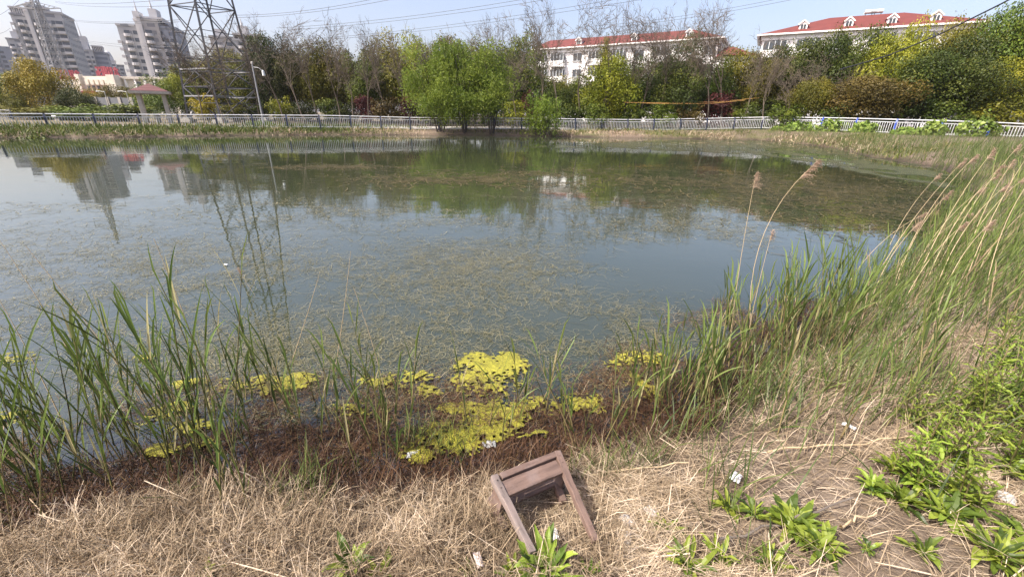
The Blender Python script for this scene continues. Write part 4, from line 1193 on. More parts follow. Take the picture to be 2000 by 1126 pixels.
for sgn in (-1, 1):
    m_ = MB(); m_.box((pc[0] + sgn * hw * .72 - .25, pc[1] - hw * .6, zg + .38), (pc[0] + sgn * hw * .72 + .25, pc[1] + hw * .6, zg + .5)); m_.box((pc[0] + sgn * hw * .72 - .15, pc[1] - .2, zg), (pc[0] + sgn * hw * .72 + .15, pc[1] + .2, zg + .38)); m_.V = [PR(v_) for v_ in m_.V]; m_.build('bench', M['concrete'], pv)
tb = thing('stone_table', 'round stone table under the pavilion roof', 'table', (pc[0], pc[1], zg))
m_ = MB(); m_.tubes(np.array([(pc[0], pc[1], zg), (pc[0], pc[1], zg + .66)])[None], .22, 10); m_.build('pedestal', M['concrete'], tb)
m_ = MB(); m_.tubes(np.array([(pc[0], pc[1], zg + .66), (pc[0], pc[1], zg + .67), (pc[0], pc[1], zg + .75), (pc[0], pc[1], zg + .76)])[None], np.array([[.02, .55, .55, .01]]), 16); m_.build('table_top', M['concrete'], tb)

# ================================================================== PYLONS, POLES, WIRES


def lattice(root, base, R0, ang, H, top_frac, levels, w_, matn, arms):
    ca = [ang + k * math.pi / 2 for k in range(4)]
    def corner(k, t): r_ = R0 * (1 - t * (1 - top_frac)); return base + np.array([math.cos(ca[k % 4]) * r_, math.sin(ca[k % 4]) * r_, H * t])
    for k in range(4):
        m_ = MB(); m_.beam(corner(k, 0), corner(k, 1), w_ * 1.15, w_ * 1.15, (math.cos(ca[k]), math.sin(ca[k]), 0), w_ * .8, w_ * .8); m_.build('leg', matn, root)
    br = MB()
    for i in range(len(levels) - 1):
        t0, t1 = levels[i], levels[i + 1]; tm = (t0 + t1) / 2
        for k in range(4):
            a0, b0, a1, b1 = corner(k, t0), corner(k + 1, t0), corner(k, t1), corner(k + 1, t1)
            ww = w_ * (.52 - .2 * t0)
            br.beam(a0, b1, ww, ww); br.beam(b0, a1, ww, ww); br.beam(a1, b1, ww, ww)
            mid = (a1 + b1) / 2
            if i < len(levels) // 2:
                c0, c1 = (a0 + b1) / 2, corner(k, tm); br.beam(c0, c1, ww * .7, ww * .7); br.beam(c0, corner(k + 1, tm), ww * .7, ww * .7)
                br.beam((corner(k, t0) + b1 * 0 + (a0 + b1) / 2) / 2, corner(k, (t0 * 3 + t1) / 4), ww * .6, ww * .6)
        br.beam(corner(0, t1), corner(2, t1), w_ * .5, w_ * .5)
    br.build('bracing', matn, root)
    for (zf, half, az) in arms:
        m_ = MB(); d = np.array([math.cos(az), math.sin(az), 0]); c = base + np.array([0, 0, H * zf])
        for s_ in (-1, 1):
            tip = c + d * s_ * half + np.array([0, 0, .3])
            for q in (-.6, .6):
                n_ = np.array([-d[1], d[0], 0]) * q
                m_.beam(c + n_, tip, w_ * .6, w_ * .6); m_.beam(c + n_ + (0, 0, H * .045), tip, w_ * .6, w_ * .6)
            for j in range(1, 5):
                p = c + (tip - c) * j / 5; m_.beam(p + (0, 0, H * .045 * (1 - j / 5)), c + (tip - c) * (j - 1) / 5, w_ * .4, w_ * .4)
            m_.beam(tip, tip - (0, 0, 1.6), .1, .1)
        m_.build('cross_arm', matn, root)


Yn = 52
pb = at(440, 213, Yn); zg = g1(pb[0], pb[1]); pb = np.array([pb[0], pb[1], zg + .35])
R0 = wpx(64, Yn)
py = thing('pylon', 'near steel lattice pylon on concrete footings, cut by the top edge', 'pylon', (pb[0], pb[1], zg))
_ang = math.atan2(-math.sin(R(22)), -math.cos(R(22)))
lattice(py, pb, R0, _ang, 43.0, .10, [0, .075, .14, .25, .36, .46, .55, .63, .70, .77, .84, .9, .95, 1.0], .16, M['pylon_dark'], [(.66, 7.5, .2), (.78, 9, .2), (.9, 6.5, .2)])
for k in range(4):
    an = _ang + k * math.pi / 2; c = pb + np.array([math.cos(an) * R0, math.sin(an) * R0, 0]); m_ = MB()
    m_.box((c[0] - .55, c[1] - .55, zg - .3), (c[0] + .55, c[1] + .55, zg + .32)); m_.box((c[0] - .35, c[1] - .35, zg + .32), (c[0] + .35, c[1] + .35, zg + .5)); m_.build('footing', M['concrete'], py, bevel=.03)
m_ = MB()   # pale belt of horizontal ties near the ground
for zz in (2.3, 4.9):
    for k in range(4):
        f_ = 1 - zz / 43 * .9; a1, a2 = _ang + k * math.pi / 2, _ang + (k + 1) * math.pi / 2
        m_.beam(pb + np.array([math.cos(a1) * R0 * f_, math.sin(a1) * R0 * f_, zz]), pb + np.array([math.cos(a2) * R0 * f_, math.sin(a2) * R0 * f_, zz]), .13, .13)
m_.build('tie_belt', M['galv'], py)
Yf = 135
fb = at(128, 176, Yf); fb = np.array([fb[0], fb[1], .6])
fpn = thing('pylon', 'far thin lattice pylon standing before the tallest tower', 'pylon', tuple(fb))
tf = at(76, 5, Yf)[2] - .6
lattice(fpn, fb, wpx(17, Yf), R(20), tf * 1.35, .13, [0, .12, .23, .33, .42, .5, .57, .64, .70, .76, .82, .88, .94, 1.0], .22, M['galv'], [(.70, wpx(39, Yf), .1), (.86, wpx(34, Yf), .1)])


def wire(label, pts, rad, matn, sag=0.0, name='power_line', cat='wire', group='overhead power lines'):
    P = np.array([at(*q) for q in pts]); t = np.linspace(0, 1, len(P)); tt = np.linspace(0, 1, 24)
    Q = np.stack([np.interp(tt, t, P[:, k]) for k in range(3)], 1); Q[:, 2] -= sag * 4 * tt * (1 - tt)
    m_ = MB(); m_.tubes(Q[None], rad, 5); o_ = m_.build(name, matn, smooth=True)
    tag(o_, label, cat, group)


WR = [('upper thin wire leaving the top edge nearest right of the pylon', (450, 30, 55), (740, -4, 44)), ('lower thin wire leaving the top edge nearest right of the pylon', (450, 35, 55), (790, -6, 44)),
      ('upper wire of the pair running over the willow tops', (540, 55, 58), (1040, -4, 46)), ('lower wire of the pair running over the willow tops', (560, 59, 58), (1100, -6, 46)),
      ('upper wire of the pair crossing the tall bare trees mid sky', (640, 74, 60), (1230, -6, 48)), ('lower wire of the pair crossing the tall bare trees mid sky', (660, 76, 60), (1290, -7, 48)),
      ('upper wire of the right pair over the white block', (1150, 52, 64), (1540, -6, 52)), ('lower wire of the right pair over the white block', (1150, 58, 64), (1580, -7, 52)),
      ('highest faint wire between the two pylons', (108, 3, 135), (345, -2, 56)), ('second highest faint wire between the two pylons', (108, 5, 135), (345, 11, 56)),
      ('middle faint wire between the two pylons', (120, 36, 135), (350, 39, 56)), ('lower middle faint wire between the two pylons', (120, 38, 135), (350, 43, 56)),
      ('lowest upper faint wire left of the spired tower', (140, 74, 160), (352, 92, 60)), ('lowest faint wire left of the spired tower', (140, 76, 160), (352, 100, 60)),
      ('faint wire rising to the top edge left of tallest tower', (-20, 38, 110), (40, -3, 130)), ('faint wire at left edge beside the narrow tower', (-20, 66, 110), (20, 55, 130))]
for k, (lab, p, q) in enumerate(WR): wire(lab, [p, q], .018 if k < 8 else .028, M['wire'], 0.35 if k < 8 else .5)
_cb = [(1640, 136, 30), (1735, 106, 27), (1830, 66, 24.5), (1965, 0, 22), (2060, -52, 20)]
wire('thick black cable slanting across the trees at upper right', _cb, .035, M['cable'], .1, 'cable', 'cable', None)
# lamp post
lp = at(511, 221, 43.6); zg = g1(lp[0], lp[1]); lt = at(491, 125, 43.6)[2]
lr = thing('lamp_post', 'tall thin grey lamp post with small white lamp, right of the pylon', 'lamp post', (lp[0], lp[1], zg))
m_ = MB(); m_.tubes(np.array([(lp[0], lp[1], zg - .1), (lp[0], lp[1], lt)])[None], np.array([[.09, .06]]), 8); m_.build('pole', M['galv'], lr, smooth=True)
m_ = MB(); m_.tubes(np.array([(lp[0], lp[1], lt - .25), (lp[0] + .5, lp[1], lt - .3), (lp[0] + .85, lp[1], lt - .55)])[None], .03, 6); m_.build('arm', M['galv'], lr)
m_ = MB(); m_.tubes(np.array([(lp[0] + .85, lp[1], lt - .5), (lp[0] + .87, lp[1], lt - .56), (lp[0] + .9, lp[1], lt - .95), (lp[0] + .9, lp[1], lt - 1.0)])[None], np.array([[.02, .11, .14, .02]]), 9); m_.build('lamp_shade', M['white_paint'], lr)
m_ = MB(); m_.tubes(np.array([(lp[0], lp[1], lt), (lp[0], lp[1], lt + .02), (lp[0], lp[1], lt + .16), (lp[0], lp[1], lt + .2)])[None], np.array([[.02, .1, .1, .02]]), 8); m_.build('pole_cap', M['stone_white'], lr)
# thin street lights by the grey wall
for (bx, by, tx, ty, Y, lab) in ((212, 205, 203, 178, 62, 'thin pale orange pole before the grey wall'), (254, 204, 247, 178, 62, 'thin street light with arm at right end of the grey wall')):
    p = at(bx, by, Y); zt_ = at(tx, ty, Y)[2]; r_ = thing('street_light', lab, 'pole', (p[0], p[1], g1(p[0], p[1])))
    m_ = MB(); m_.tubes(np.array([(p[0], p[1], .4), (p[0], p[1], zt_)])[None], np.array([[.07, .05]]), 7); m_.build('pole', M['concrete'], r_)
    m_ = MB(); m_.tubes(np.array([(p[0], p[1], zt_ - .1), (p[0] - .6, p[1], zt_), (p[0] - 1.1, p[1], zt_ - .05)])[None], np.array([[.03, .03, .06]]), 6); m_.build('lamp_arm', M['white_paint'], r_)
# yellow rope tied between trunks
P = np.array([at(1218, 200, 45.2), at(1270, 202, 45.4), at(1330, 203, 45.4), at(1390, 202, 45.4), at(1455, 196, 45.2)])
m_ = MB(); m_.tubes(P[None], .020, 6); m_.tubes((P * (1, 1, 1) + np.array([[1.5, .3, .25]] * 5) * np.linspace(0, 1, 5)[:, None])[None], .014, 5)
tag(m_.build('rope', M['yellow_rope']), 'yellow orange rope strung between trunks behind the railing', 'rope')
# concrete bollard at left shore, bits on the far shore
p = gp(127, 264); r_ = thing('outfall_post', 'short grey post with white cap at the left waterline', 'post', tuple(p))
m_ = MB(); m_.box((p[0] - .27, p[1] - .27, p[2] - .3), (p[0] + .27, p[1] + .27, p[2] + .38)); m_.build('shaft', M['concrete'], r_, bevel=.03)
m_ = MB(); m_.box((p[0] - .38, p[1] - .38, p[2] + .38), (p[0] + .38, p[1] + .38, p[2] + .56)); m_.build('cap', M['stucco'], r_, bevel=.04)
p = gp(897, 259); m_ = MB(); m_.box((p[0] - .16, p[1] - .12, p[2]), (p[0] + .16, p[1] + .12, p[2] + .42)); m_.box((p[0] - .09, p[1] - .07, p[2] + .42), (p[0] + .09, p[1] + .07, p[2] + .52))
tag(m_.build('plastic_jug', M['plastic'], bevel=.04), 'white plastic jug lying at the foot of the willows', 'jug')


# ================================================================== GRASSES AND REEDS
def blades(mb, base, az, lean, L, Wd, rnd, K=5, curl=0.8, tipw=0.15, flat=None):
    """thin arcing blades; az heading, lean from vertical at the root, curl extra bend (radians) to the tip"""
    n = len(base); t = np.linspace(0, 1, K)
    ang = lean[:, None] + (curl if np.ndim(curl) == 0 else curl[:, None]) * t[None] ** 1.5
    ds = L[:, None] / (K - 1)
    h = np.concatenate([np.zeros((n, 1)), np.cumsum(np.sin(ang[:, 1:]) * ds, 1)], 1)
    v = np.concatenate([np.zeros((n, 1)), np.cumsum(np.cos(ang[:, 1:]) * ds, 1)], 1)
    ca, sa = np.cos(az)[:, None], np.sin(az)[:, None]
    P = np.stack([base[:, None, 0] + ca * h, base[:, None, 1] + sa * h, base[:, None, 2] + v], -1)
    if flat is not None: P[:, :, 2] = np.maximum(P[:, :, 2], flat[:, None])
    prof = np.interp(t, [0, .15, .5, .85, 1], [.6, 1, .95, .5, tipw])
    side = np.stack([-np.sin(az), np.cos(az), np.zeros(n)], 1) + rng.normal(size=(n, 3)) * .35
    side /= np.linalg.norm(side, axis=1, keepdims=True)
    mb.ribbons(P, Wd[:, None] * prof[None], side, rnd)


def scatter(n, x0, x1, y0, y1, test):
    out = []
    tot = 0
    while tot < n:
        q = np.stack([rng.uniform(x0, x1, n * 2), rng.uniform(y0, y1, n * 2)], 1)
        k = test(q[:, 0], q[:, 1]); q = q[k > rng.random(len(q))]
        if len(q) == 0: break
        out.append(q); tot += len(q)
    return np.concatenate(out)[:n]


U = rng.uniform
# ---- dry straw on the near bank
def t_straw(x, y):
    d = sd(x, y); r_ = np.hypot(x, y)
    w_ = sstep(0, .12, d - (np.where(x < .35, .17, .03) + .10 * (fbm(x * 4, y * 4, 77) - .5))) * np.clip((2.2 / np.maximum(r_, .8)) ** 1.6, 0, 1)
    w_ *= np.where(x > .3, .10 + .90 * sstep(.58, .42, fbm(x * 2.4, y * 2.4, 31)), .45 + .55 * sstep(.66, .5, fbm(x * 3.5, y * 3.5, 37)))
    return w_ * (y > .75)


mb = MB()
q = scatter(95000, -3.6, 6.5, .8, 6.0, t_straw); x, y = q[:, 0], q[:, 1]; n = len(x)
tuft = np.stack([np.floor(x / .11) * .11 + .055, np.floor(y / .11) * .11 + .055], 1)
d = sd(x, y); gzv = ground(x, y, d)
left = (x < .45)
az = np.arctan2(y - tuft[:, 1], x - tuft[:, 0]) + rng.normal(0, .9, n) + 0
az = np.where(left, np.where(rng.random(n) < .55, rng.normal(-1.3, 0.8, n), az), np.where(rng.random(n) < .6, rng.normal(-.15, .7, n), az) + np.pi * (rng.random(n) < .4))
hump = fbm(x * 3.5, y * 3.5, 12)
_sc = gp(1062, 985); instool = np.exp(-(((x - _sc[0] - .02) / .20) ** 2 + ((y - _sc[1] - .03) / .26) ** 2) ** 2)
lean = np.where(left, U(.05, 1.15, n), U(.8, 1.5, n))
L = np.where(left, U(.05, .155, n) * (.5 + 1.0 * hump), U(.05, .20, n))
rnd = np.clip(rng.beta(1.7, 1.7, n) * .8 + .45 * (fbm(x * 5, y * 5, 20) - .35) + .1 * (d > .25) - .35 * np.exp(-np.maximum(d, 0) / .08), 0, 1)
L *= 1 - .55 * instool; lean = lean + (1.45 - lean) * .8 * instool
z0 = gzv + U(-.01, .035, n) * (.4 + hump) * np.where(left, 1.4, .5) * (1 - .8 * instool)
blades(mb, np.stack([x, y, z0], 1), az, lean, L, U(.0012, .0034, n), rnd, 4, U(.2, 1.0, n), .35, gzv + .003)
# coarse fallen stalks
q = scatter(420, -3, 5, .9, 5.0, lambda x, y: t_straw(x, y) * np.where(x > .5, 1, .25)); x, y = q[:, 0], q[:, 1]; n = len(x); gzv = ground(x, y)
blades(mb, np.stack([x, y, gzv + U(.01, .05, n)], 1), rng.normal(-.1, .8, n) + np.pi * (rng.random(n) < .5), U(1.35, 1.6, n), U(.10, .34, n), U(.0025, .006, n), U(.6, 1, n), 4, .05, .7, gzv + .008)
so = mb.build('dry_grass', M['straw']); tag(so, 'matted pale dry straw covering the near bank', 'dry grass', kind='stuff')

# ---- reddish wet litter in the shallow edge
mb = MB()
def t_lit(x, y):
    d = sd(x, y)
    return np.where((d < np.where(x < .35, .36, .16)) & (d > -1.1) & (y < 4.2) & (x < 4.5), np.clip(1.1 - np.abs(d + .22) / .75, 0, 1), 0) * sstep(.42, .62, fbm(x * 3.2, y * 3.2, 44) + .25 * (d > -.35)) * np.clip(2.4 / np.hypot(x, y), 0, 1)
q = scatter(30000, -3.4, 4.5, 1.0, 4.4, t_lit); x, y = q[:, 0], q[:, 1]; n = len(x)
d = sd(x, y); gzv = np.maximum(ground(x, y, d), -.035)
up = rng.random(n) < .45
blades(mb, np.stack([x, y, gzv + .005], 1), U(0, 6.28, n), np.where(up, U(0, .7, n), U(1.0, 1.55, n)), np.where(up, U(.05, .17, n), U(.05, .2, n)), U(.002, .0042, n),
       np.clip(rng.beta(1.4, 2.8, n) * np.where(d > -.35, .85, 1.0) + .18 * (d < -.45), 0, 1), 4, U(.1, 1.0, n), .4, np.full(n, .003))
tag(mb.build('wet_litter', M['litter']), 'rust brown dead stalks matted in the shallow waterline', 'plant litter', kind='stuff')

# ---- floating water weed
def strands(mb, c, n, ra, rb, L0, L1, w0, w1, seedv, thr=.45, rot=0.0, lo=0.0, hi=1.0, zz=.006):
    gx_, gy_ = rng.normal(0, .55, n), rng.normal(0, .55, n); r_ = np.hypot(gx_, gy_)
    x = c[0] + gx_ * ra; y = c[1] + gy_ * rb
    k = (sd(x, y) < -.25) & (fbm(x * .8 + seedv, y * 1.2, seedv) + .10 * (1 - r_) + .15 * (vn(x * 4, y * 6, seedv) - .5) > thr)
    x, y = x[k], y[k]; n = len(x)
    K = 8; L = U(L0, L1, n)
    h = rng.normal(rot, .9, n); cv = rng.normal(0, 2.2, n); t = np.linspace(0, 1, K)
    H = h[:, None] + cv[:, None] * t[None] + .5 * np.sin(t[None] * U(3, 9, n)[:, None] + U(0, 6, n)[:, None])
    X = x[:, None] + np.cumsum(np.cos(H), 1) * L[:, None] / K; Y = y[:, None] + np.cumsum(np.sin(H), 1) * L[:, None] / K
    P = np.stack([X, Y, zz + np.sin(t[None] * 5 + U(0, 6, n)[:, None]) * .005 + U(0, .006, n)[:, None] * np.ones((1, K))], -1)
    side = np.stack([-np.sin(H), np.cos(H), np.zeros_like(H)], -1)
    mb.ribbons(P, U(w0, w1, n)[:, None] * np.interp(t, [0, .5, 1], [1, 1, .4])[None], side, np.clip(U(lo, hi, n), 0, 1))


mb = MB()
def W2(px, py): return gz(px, py)[:2]
strands(mb, W2(930, 520), 6000, 1.6, 1.6, .08, .32, .0018, .0038, 3, .45)
strands(mb, W2(330, 540), 7000, 3.0, 1.9, .10, .36, .0018, .004, 5, .48)
strands(mb, W2(100, 480), 3200, 3.4, 2.2, .12, .4, .0025, .005, 7, .49)
strands(mb, W2(520, 690), 4200, 1.5, .75, .08, .26, .0015, .0032, 9, .44)
strands(mb, W2(900, 670), 1500, 1.2, .6, .08, .26, .0015, .0032, 11, .46)
strands(mb, W2(1190, 640), 2200, 1.1, .7, .08, .26, .0015, .0032, 13, .43)
strands(mb, W2(700, 420), 2600, 3.6, 1.8, .12, .45, .003, .006, 15, .52)
strands(mb, W2(1150, 410), 3600, 3.2, 2.0, .12, .45, .003, .006, 17, .50)
strands(mb, W2(1330, 450), 1500, 2.0, 1.1, .12, .45, .003, .006, 19, .51)
strands(mb, W2(300, 400), 1200, 4.0, 1.5, .2, .5, .006, .012, 21, .50)
tag(mb.build('water_weed', M['weed_strand']), 'tangled tan water weed floating on the nearer pond', 'water weed', kind='stuff')
mb = MB()
strands(mb, W2(1600, 375), 3000, 6.5, 4.4, .25, .8, .012, .024, 23, .46, 0, .0, .9)
strands(mb, W2(1420, 350), 1500, 5.0, 4.2, .3, .8, .012, .024, 25, .50, 0, .0, .9)
strands(mb, W2(1720, 410), 1300, 3.0, 2.2, .2, .6, .011, .022, 27, .44, 0, .0, .8)
strands(mb, W2(1050, 345), 1300, 4.5, 2.2, .3, .8, .02, .035, 29, .50, 0, .1, .9)
strands(mb, W2(880, 352), 700, 3.0, 1.4, .3, .8, .02, .035, 30, .47, 0, .1, .9)
strands(mb, W2(640, 326), 350, 2.2, .8, .3, .9, .02, .04, 31, .40, 0, .1, .9)
tag(mb.build('water_weed', M['weed_brown']), 'brown olive weed mats on the farther right pond', 'water weed', kind='stuff')
# dull film on the far right water
mb = MB()
fa = np.array([W2(*p_) for p_ in ((1010, 288), (1250, 292), (1480, 304), (1620, 325), (1760, 352), (1880, 372), (1905, 345), (1840, 322), (1715, 305), (1640, 287), (1545, 277), (1480, 273), (1330, 273), (1180, 278))])
gx2, gy2 = np.arange(-1, 26, .16), np.arange(10, 42, .16)
XX, YY = np.meshgrid(gx2, gy2); vx, vy = XX.ravel(), YY.ravel()
def inside(poly, x, y):
    a, b = poly, np.roll(poly, -1, 0); c = np.zeros(len(x), int)
    for (p_, q_) in zip(a, b):
        c += ((p_[1] > y) != (q_[1] > y)) & (x < (q_[0] - p_[0]) * (y - p_[1]) / (q_[1] - p_[1] + 1e-12) + p_[0])
    return c % 2 == 1
msk = inside(fa, vx + (fbm(vx * .6, vy * .6, 61) - .5) * 1.6, vy + (fbm(vx * .6, vy * .6, 71) - .5) * 1.6) & (sd(vx, vy) < -.05) & (fbm(vx * 2.2, vy * 1.2, 66, 4) > .40)
nx = len(gx2); idx = np.arange(len(vx)).reshape(XX.shape)
F4 = np.stack([idx[:-1, :-1], idx[:-1, 1:], idx[1:, 1:], idx[1:, :-1]], -1).reshape(-1, 4); F4 = F4[msk[F4].all(1)]
used, inv = np.unique(F4, return_inverse=True)
mb.add(np.stack([vx[used], vy[used], np.full(len(used), .004)], 1), inv.reshape(-1, 4), fbm(vx[used] * 2, vy[used] * 2, 9))
M['film'] = mat('pond_film', (0.075, 0.08, 0.04), (0.05, 0.054, 0.024), 0.22, 1.2)
tag(mb.build('pond_film', M['film']), 'dull olive film and fine weed on the far right water', 'pond film', kind='stuff')


# ---- yellow algae mats
def algae(label, parts, thr=.5, step=.011, seedv=0):
    step = .0085
    P = [(gz(px, py, 0)[:2], rx, ry) for (px, py, rx, ry) in parts]
    x0, x1 = min(p[0][0] - p[1] for p in P), max(p[0][0] + p[1] for p in P); y0, y1 = min(p[0][1] - p[2] for p in P), max(p[0][1] + p[2] for p in P)
    gx_, gy_ = np.arange(x0, x1, step), np.arange(y0, y1, step); X_, Y_ = np.meshgrid(gx_, gy_); x, y = X_.ravel(), Y_.ravel()
    m_ = np.zeros(len(x))
    for (c, rx, ry) in P: m_ = np.maximum(m_, 1 - ((x - c[0]) / rx) ** 2 - ((y - c[1]) / ry) ** 2)
    nz = fbm(x * 6 + seedv, y * 6, 80 + seedv, 5); nf = fbm(x * 40, y * 40, 90, 3)
    nf2 = fbm(x * 90, y * 90, 95, 2); mar = np.minimum(m_, .8) * .55 + nz * 1.3 + (nf - .5) * 1.0 + (nf2 - .5) * .9 + (rng.random(len(x)) - .5) * .30 - (thr + .36)
    ok = (m_ > 0) & (mar > -.10)
    idx = np.arange(len(x)).reshape(X_.shape)
    F = np.stack([idx[:-1, :-1], idx[:-1, 1:], idx[1:, 1:], idx[1:, :-1]], -1).reshape(-1, 4); F = F[ok[F].all(1)]
    if not len(F): return
    us, inv = np.unique(F, return_inverse=True)
    z = .008 + .022 * nz[us] * np.clip(m_[us] * 2, 0, 1) + .006 * nf[us]
    b = MB(); b.add(np.stack([x[us], y[us], z], 1), inv.reshape(-1, 4), np.clip((mar[us] + .10) * 2.4, 0, 1)); o_ = b.build('algae_mat', M['algae'], smooth=True)
    tag(o_, label, 'algae', 'yellow algae mats along the near water', 'stuff' if label.startswith('thin') or 'scrap' in label else None)


algae('brightest yellow algae mat in the middle, right of the brown stalks', [(950, 735, .30, .30), (985, 720, .22, .25), (925, 705, .16, .14)], .37, .0085, 1)
algae('long yellow algae band running to the dark litter above the stool', [(870, 860, .26, .18), (945, 835, .22, .15), (820, 885, .15, .10), (985, 810, .20, .16), (1060, 795, .22, .11), (905, 800, .2, .08)], .41, .0085, 2)
algae('pale yellow algae mat left of the brightest one', [(790, 740, .28, .14), (735, 745, .18, .09), (830, 770, .16, .10)], .56, .0085, 3)
algae('yellow algae patch among the reeds at right of the shallows', [(1240, 745, .14, .11), (1270, 770, .14, .12), (1255, 700, .22, .14), (1210, 715, .16, .12)], .53, .0085, 4)
algae('yellow algae streak behind the left reeds, upper one', [(555, 745, .28, .12), (510, 760, .2, .10), (430, 755, .25, .10), (385, 752, .2, .08)], .57, .0085, 5)
algae('yellow algae patch inside the dense left reeds', [(310, 815, .16, .12), (345, 800, .14, .08), (370, 835, .14, .08)], .46, .0085, 6)
algae('small yellow algae scrap near the left waterline litter', [(325, 880, .12, .07), (400, 868, .1, .05)], .44, .0085, 7)
algae('faint yellow algae scrap at the left edge of the water', [(30, 820, .22, .10), (10, 700, .3, .12), (285, 700, .14, .05)], .55, .0085, 8)
algae('thin broken algae flecks between the yellow band and the reeds', [(1140, 790, .3, .12), (700, 800, .3, .10), (1020, 850, .2, .06)], .60, .0085, 9)


mb = MB()
strands(mb, W2(900, 800), 1300, .95, .48, .05, .18, .0016, .0034, 33, .30, 0, .0, .9, .034)
strands(mb, W2(1230, 750), 450, .5, .3, .05, .18, .0016, .0034, 35, .30, 0, .0, .9, .034)
strands(mb, W2(450, 780), 600, .8, .3, .05, .18, .0016, .0034, 37, .30, 0, .0, .9, .03)
tag(mb.build('water_weed', M['litter']), 'fine brown stems matted over the yellow algae', 'water weed', kind='stuff')


# ---- green reeds
def reed_proto(seed, H, nleaf, lean=.06):
    r = np.random.default_rng(seed)
    K = 7; t = np.linspace(0, 1, K)
    a = r.uniform(0, 6.28); bend = r.uniform(.02, .10) * H
    S_ = np.stack([np.cos(a) * bend * t ** 2 + lean * t, np.sin(a) * bend * t ** 2, H * t], 1)
    sm = MB(); sm.tubes(np.concatenate([[S_[0] - (0, 0, .12)], S_])[None], np.linspace(.0040, .0012, K + 1)[None] * r.uniform(.8, 1.15), 5, r.uniform(.2, .9))
    fm = MB(); side0 = r.uniform(0, 6.28)
    for k in range(nleaf):
        f = .28 + .70 * (k + r.uniform(0, .5)) / nleaf
        p = np.array([np.interp(f, t, S_[:, j]) for j in range(3)])
        az = side0 + np.pi * (k % 2) + r.normal(0, .5)
        L = r.uniform(.20, .38) * (1.05 - .45 * abs(f - .6)) * min(1, H + .25); el = r.uniform(.10, .40); cv = r.uniform(.0, .4) * (4.5 if r.random() < .16 else 1)
        KK = 8; tt = np.linspace(0, 1, KK); an = el + cv * tt ** 2
        h = np.concatenate([[0], np.cumsum(np.sin(an[1:])) * L / (KK - 1)]); v = np.concatenate([[0], np.cumsum(np.cos(an[1:])) * L / (KK - 1)])
        P = p + np.stack([np.cos(az) * h, np.sin(az) * h, v], 1)
        wd = r.uniform(.0055, .0125) * np.interp(tt, [0, .1, .3, .6, .85, 1], [.35, .8, 1, .8, .4, .03])
        sv = np.array([-math.sin(az), math.cos(az), r.normal(0, .3)]); sv /= np.linalg.norm(sv)
        rv = r.uniform(.1, .8) if r.random() > .07 else .97
        fm.ribbons(P[None], wd[None], sv[None], np.array([rv]), .35)
    # rolled spear at the tip
    tipd = S_[-1] - S_[-2]; tipd /= np.linalg.norm(tipd); L = r.uniform(.12, .25)
    P = np.array([S_[-1] - tipd * .02, S_[-1] + tipd * L * .4, S_[-1] + tipd * L * .8 + (.01, 0, 0), S_[-1] + tipd * L + (.02, .01, -.005)])
    fm.ribbons(P[None], np.array([[.004, .010, .006, .001]]), np.array([[.7, .7, 0.]]), np.array([r.uniform(.3, .8)]), .3)
    return sm, fm


RP = []
for k, (H, nl) in enumerate([(.40, 3), (.45, 4), (.5, 4), (.55, 4), (.62, 5), (.7, 5), (.78, 5), (.85, 5), (.95, 6), (1.05, 6), (1.15, 6), (1.3, 7)]):
    sm, fm = reed_proto(700 + k, H, nl)
    root = bpy.data.objects.new('reed', None); COL.objects.link(root)
    sm.build('stem', M['stem_reed'], root, smooth=True, local=True); fm.build('foliage', M['leaf_reed'], root, local=True)
    RP.append((H, root, sm, fm))
PXY = SHP


def zone_scatter(n, boxes, dlo, dhi):
    out = []
    while len(out) < n:
        b = boxes[rng.integers(len(boxes))]
        p = gz(U(b[0], b[1]), U(b[2], b[3]), .05)
        d = sd(p[0], p[1])[0]
        if dlo < d < dhi: out.append(p[:2])
    return np.array(out)


RZ = [  # n, pixel boxes of the roots, min/max distance to shore, height range, lean toward +x, phrase
    (66, [(-60, 260, 800, 965), (-60, 200, 850, 985), (200, 400, 810, 930)], -.75, .05, (.40, .88), -.02, 'in the dense stand at the left waterline'),
    (22, [(300, 520, 760, 930)], -.7, .1, (.4, 1.1), -.02, 'at the right fringe of the left reed stand'),
    (28, [(560, 660, 760, 850), (690, 790, 760, 900)], -.8, .05, (.35, .68), .0, 'in the thin stand left of the bright algae'),
    (9, [(880, 1100, 760, 850)], -.6, .1, (.4, .6), .02, 'standing singly round the bright algae'),
    (9, [(1110, 1200, 820, 900)], -.2, .3, (.3, .5), .03, 'sprouting right of the stool head'),
    (48, [(1230, 1420, 690, 820)], -.6, .25, (.35, .62), .02, 'in the clump left of the tall plumes'),
    (62, [(1400, 1640, 600, 740)], -.6, .4, (.45, .78), .06, 'along the water between plumes and meadow'),
    (16, [(1400, 1800, 760, 900)], .1, 1.4, (.3, .6), .06, 'growing out of the straw on the right bank'),
    (8, [(420, 560, 960, 1060), (30, 120, 1000, 1100)], .05, .8, (.25, .5), .03, 'rising from the straw at lower left'),
]
for (n, boxes, dlo, dhi, (h0, h1_), ln_, phrase) in RZ:
    P = zone_scatter(n, boxes, dlo, dhi)
    hs = np.sort(rng.uniform(h0, h1_, n))
    for k in range(n):
        Hh = hs[k]; pr = min(RP, key=lambda r: abs(r[0] - Hh * rng.uniform(.85, 1.15))); sc = Hh / pr[0]
        z = max(g1(*P[k]), -.12)
        hcl = 'short' if k < n / 3 else 'mid height' if k < 2 * n / 3 else 'tall'
        rz = U(0, 6.28); th = rng.normal(ln_, .14); ph = rng.normal(-.02, .13)
        dup(pr[1], (P[k][0], P[k][1], z), rz, (sc * 1.25, sc * 1.25, sc), f'{hcl} green reed {phrase}', 'reed', f'{hcl} reeds {phrase}', tilt=(-ph, th))
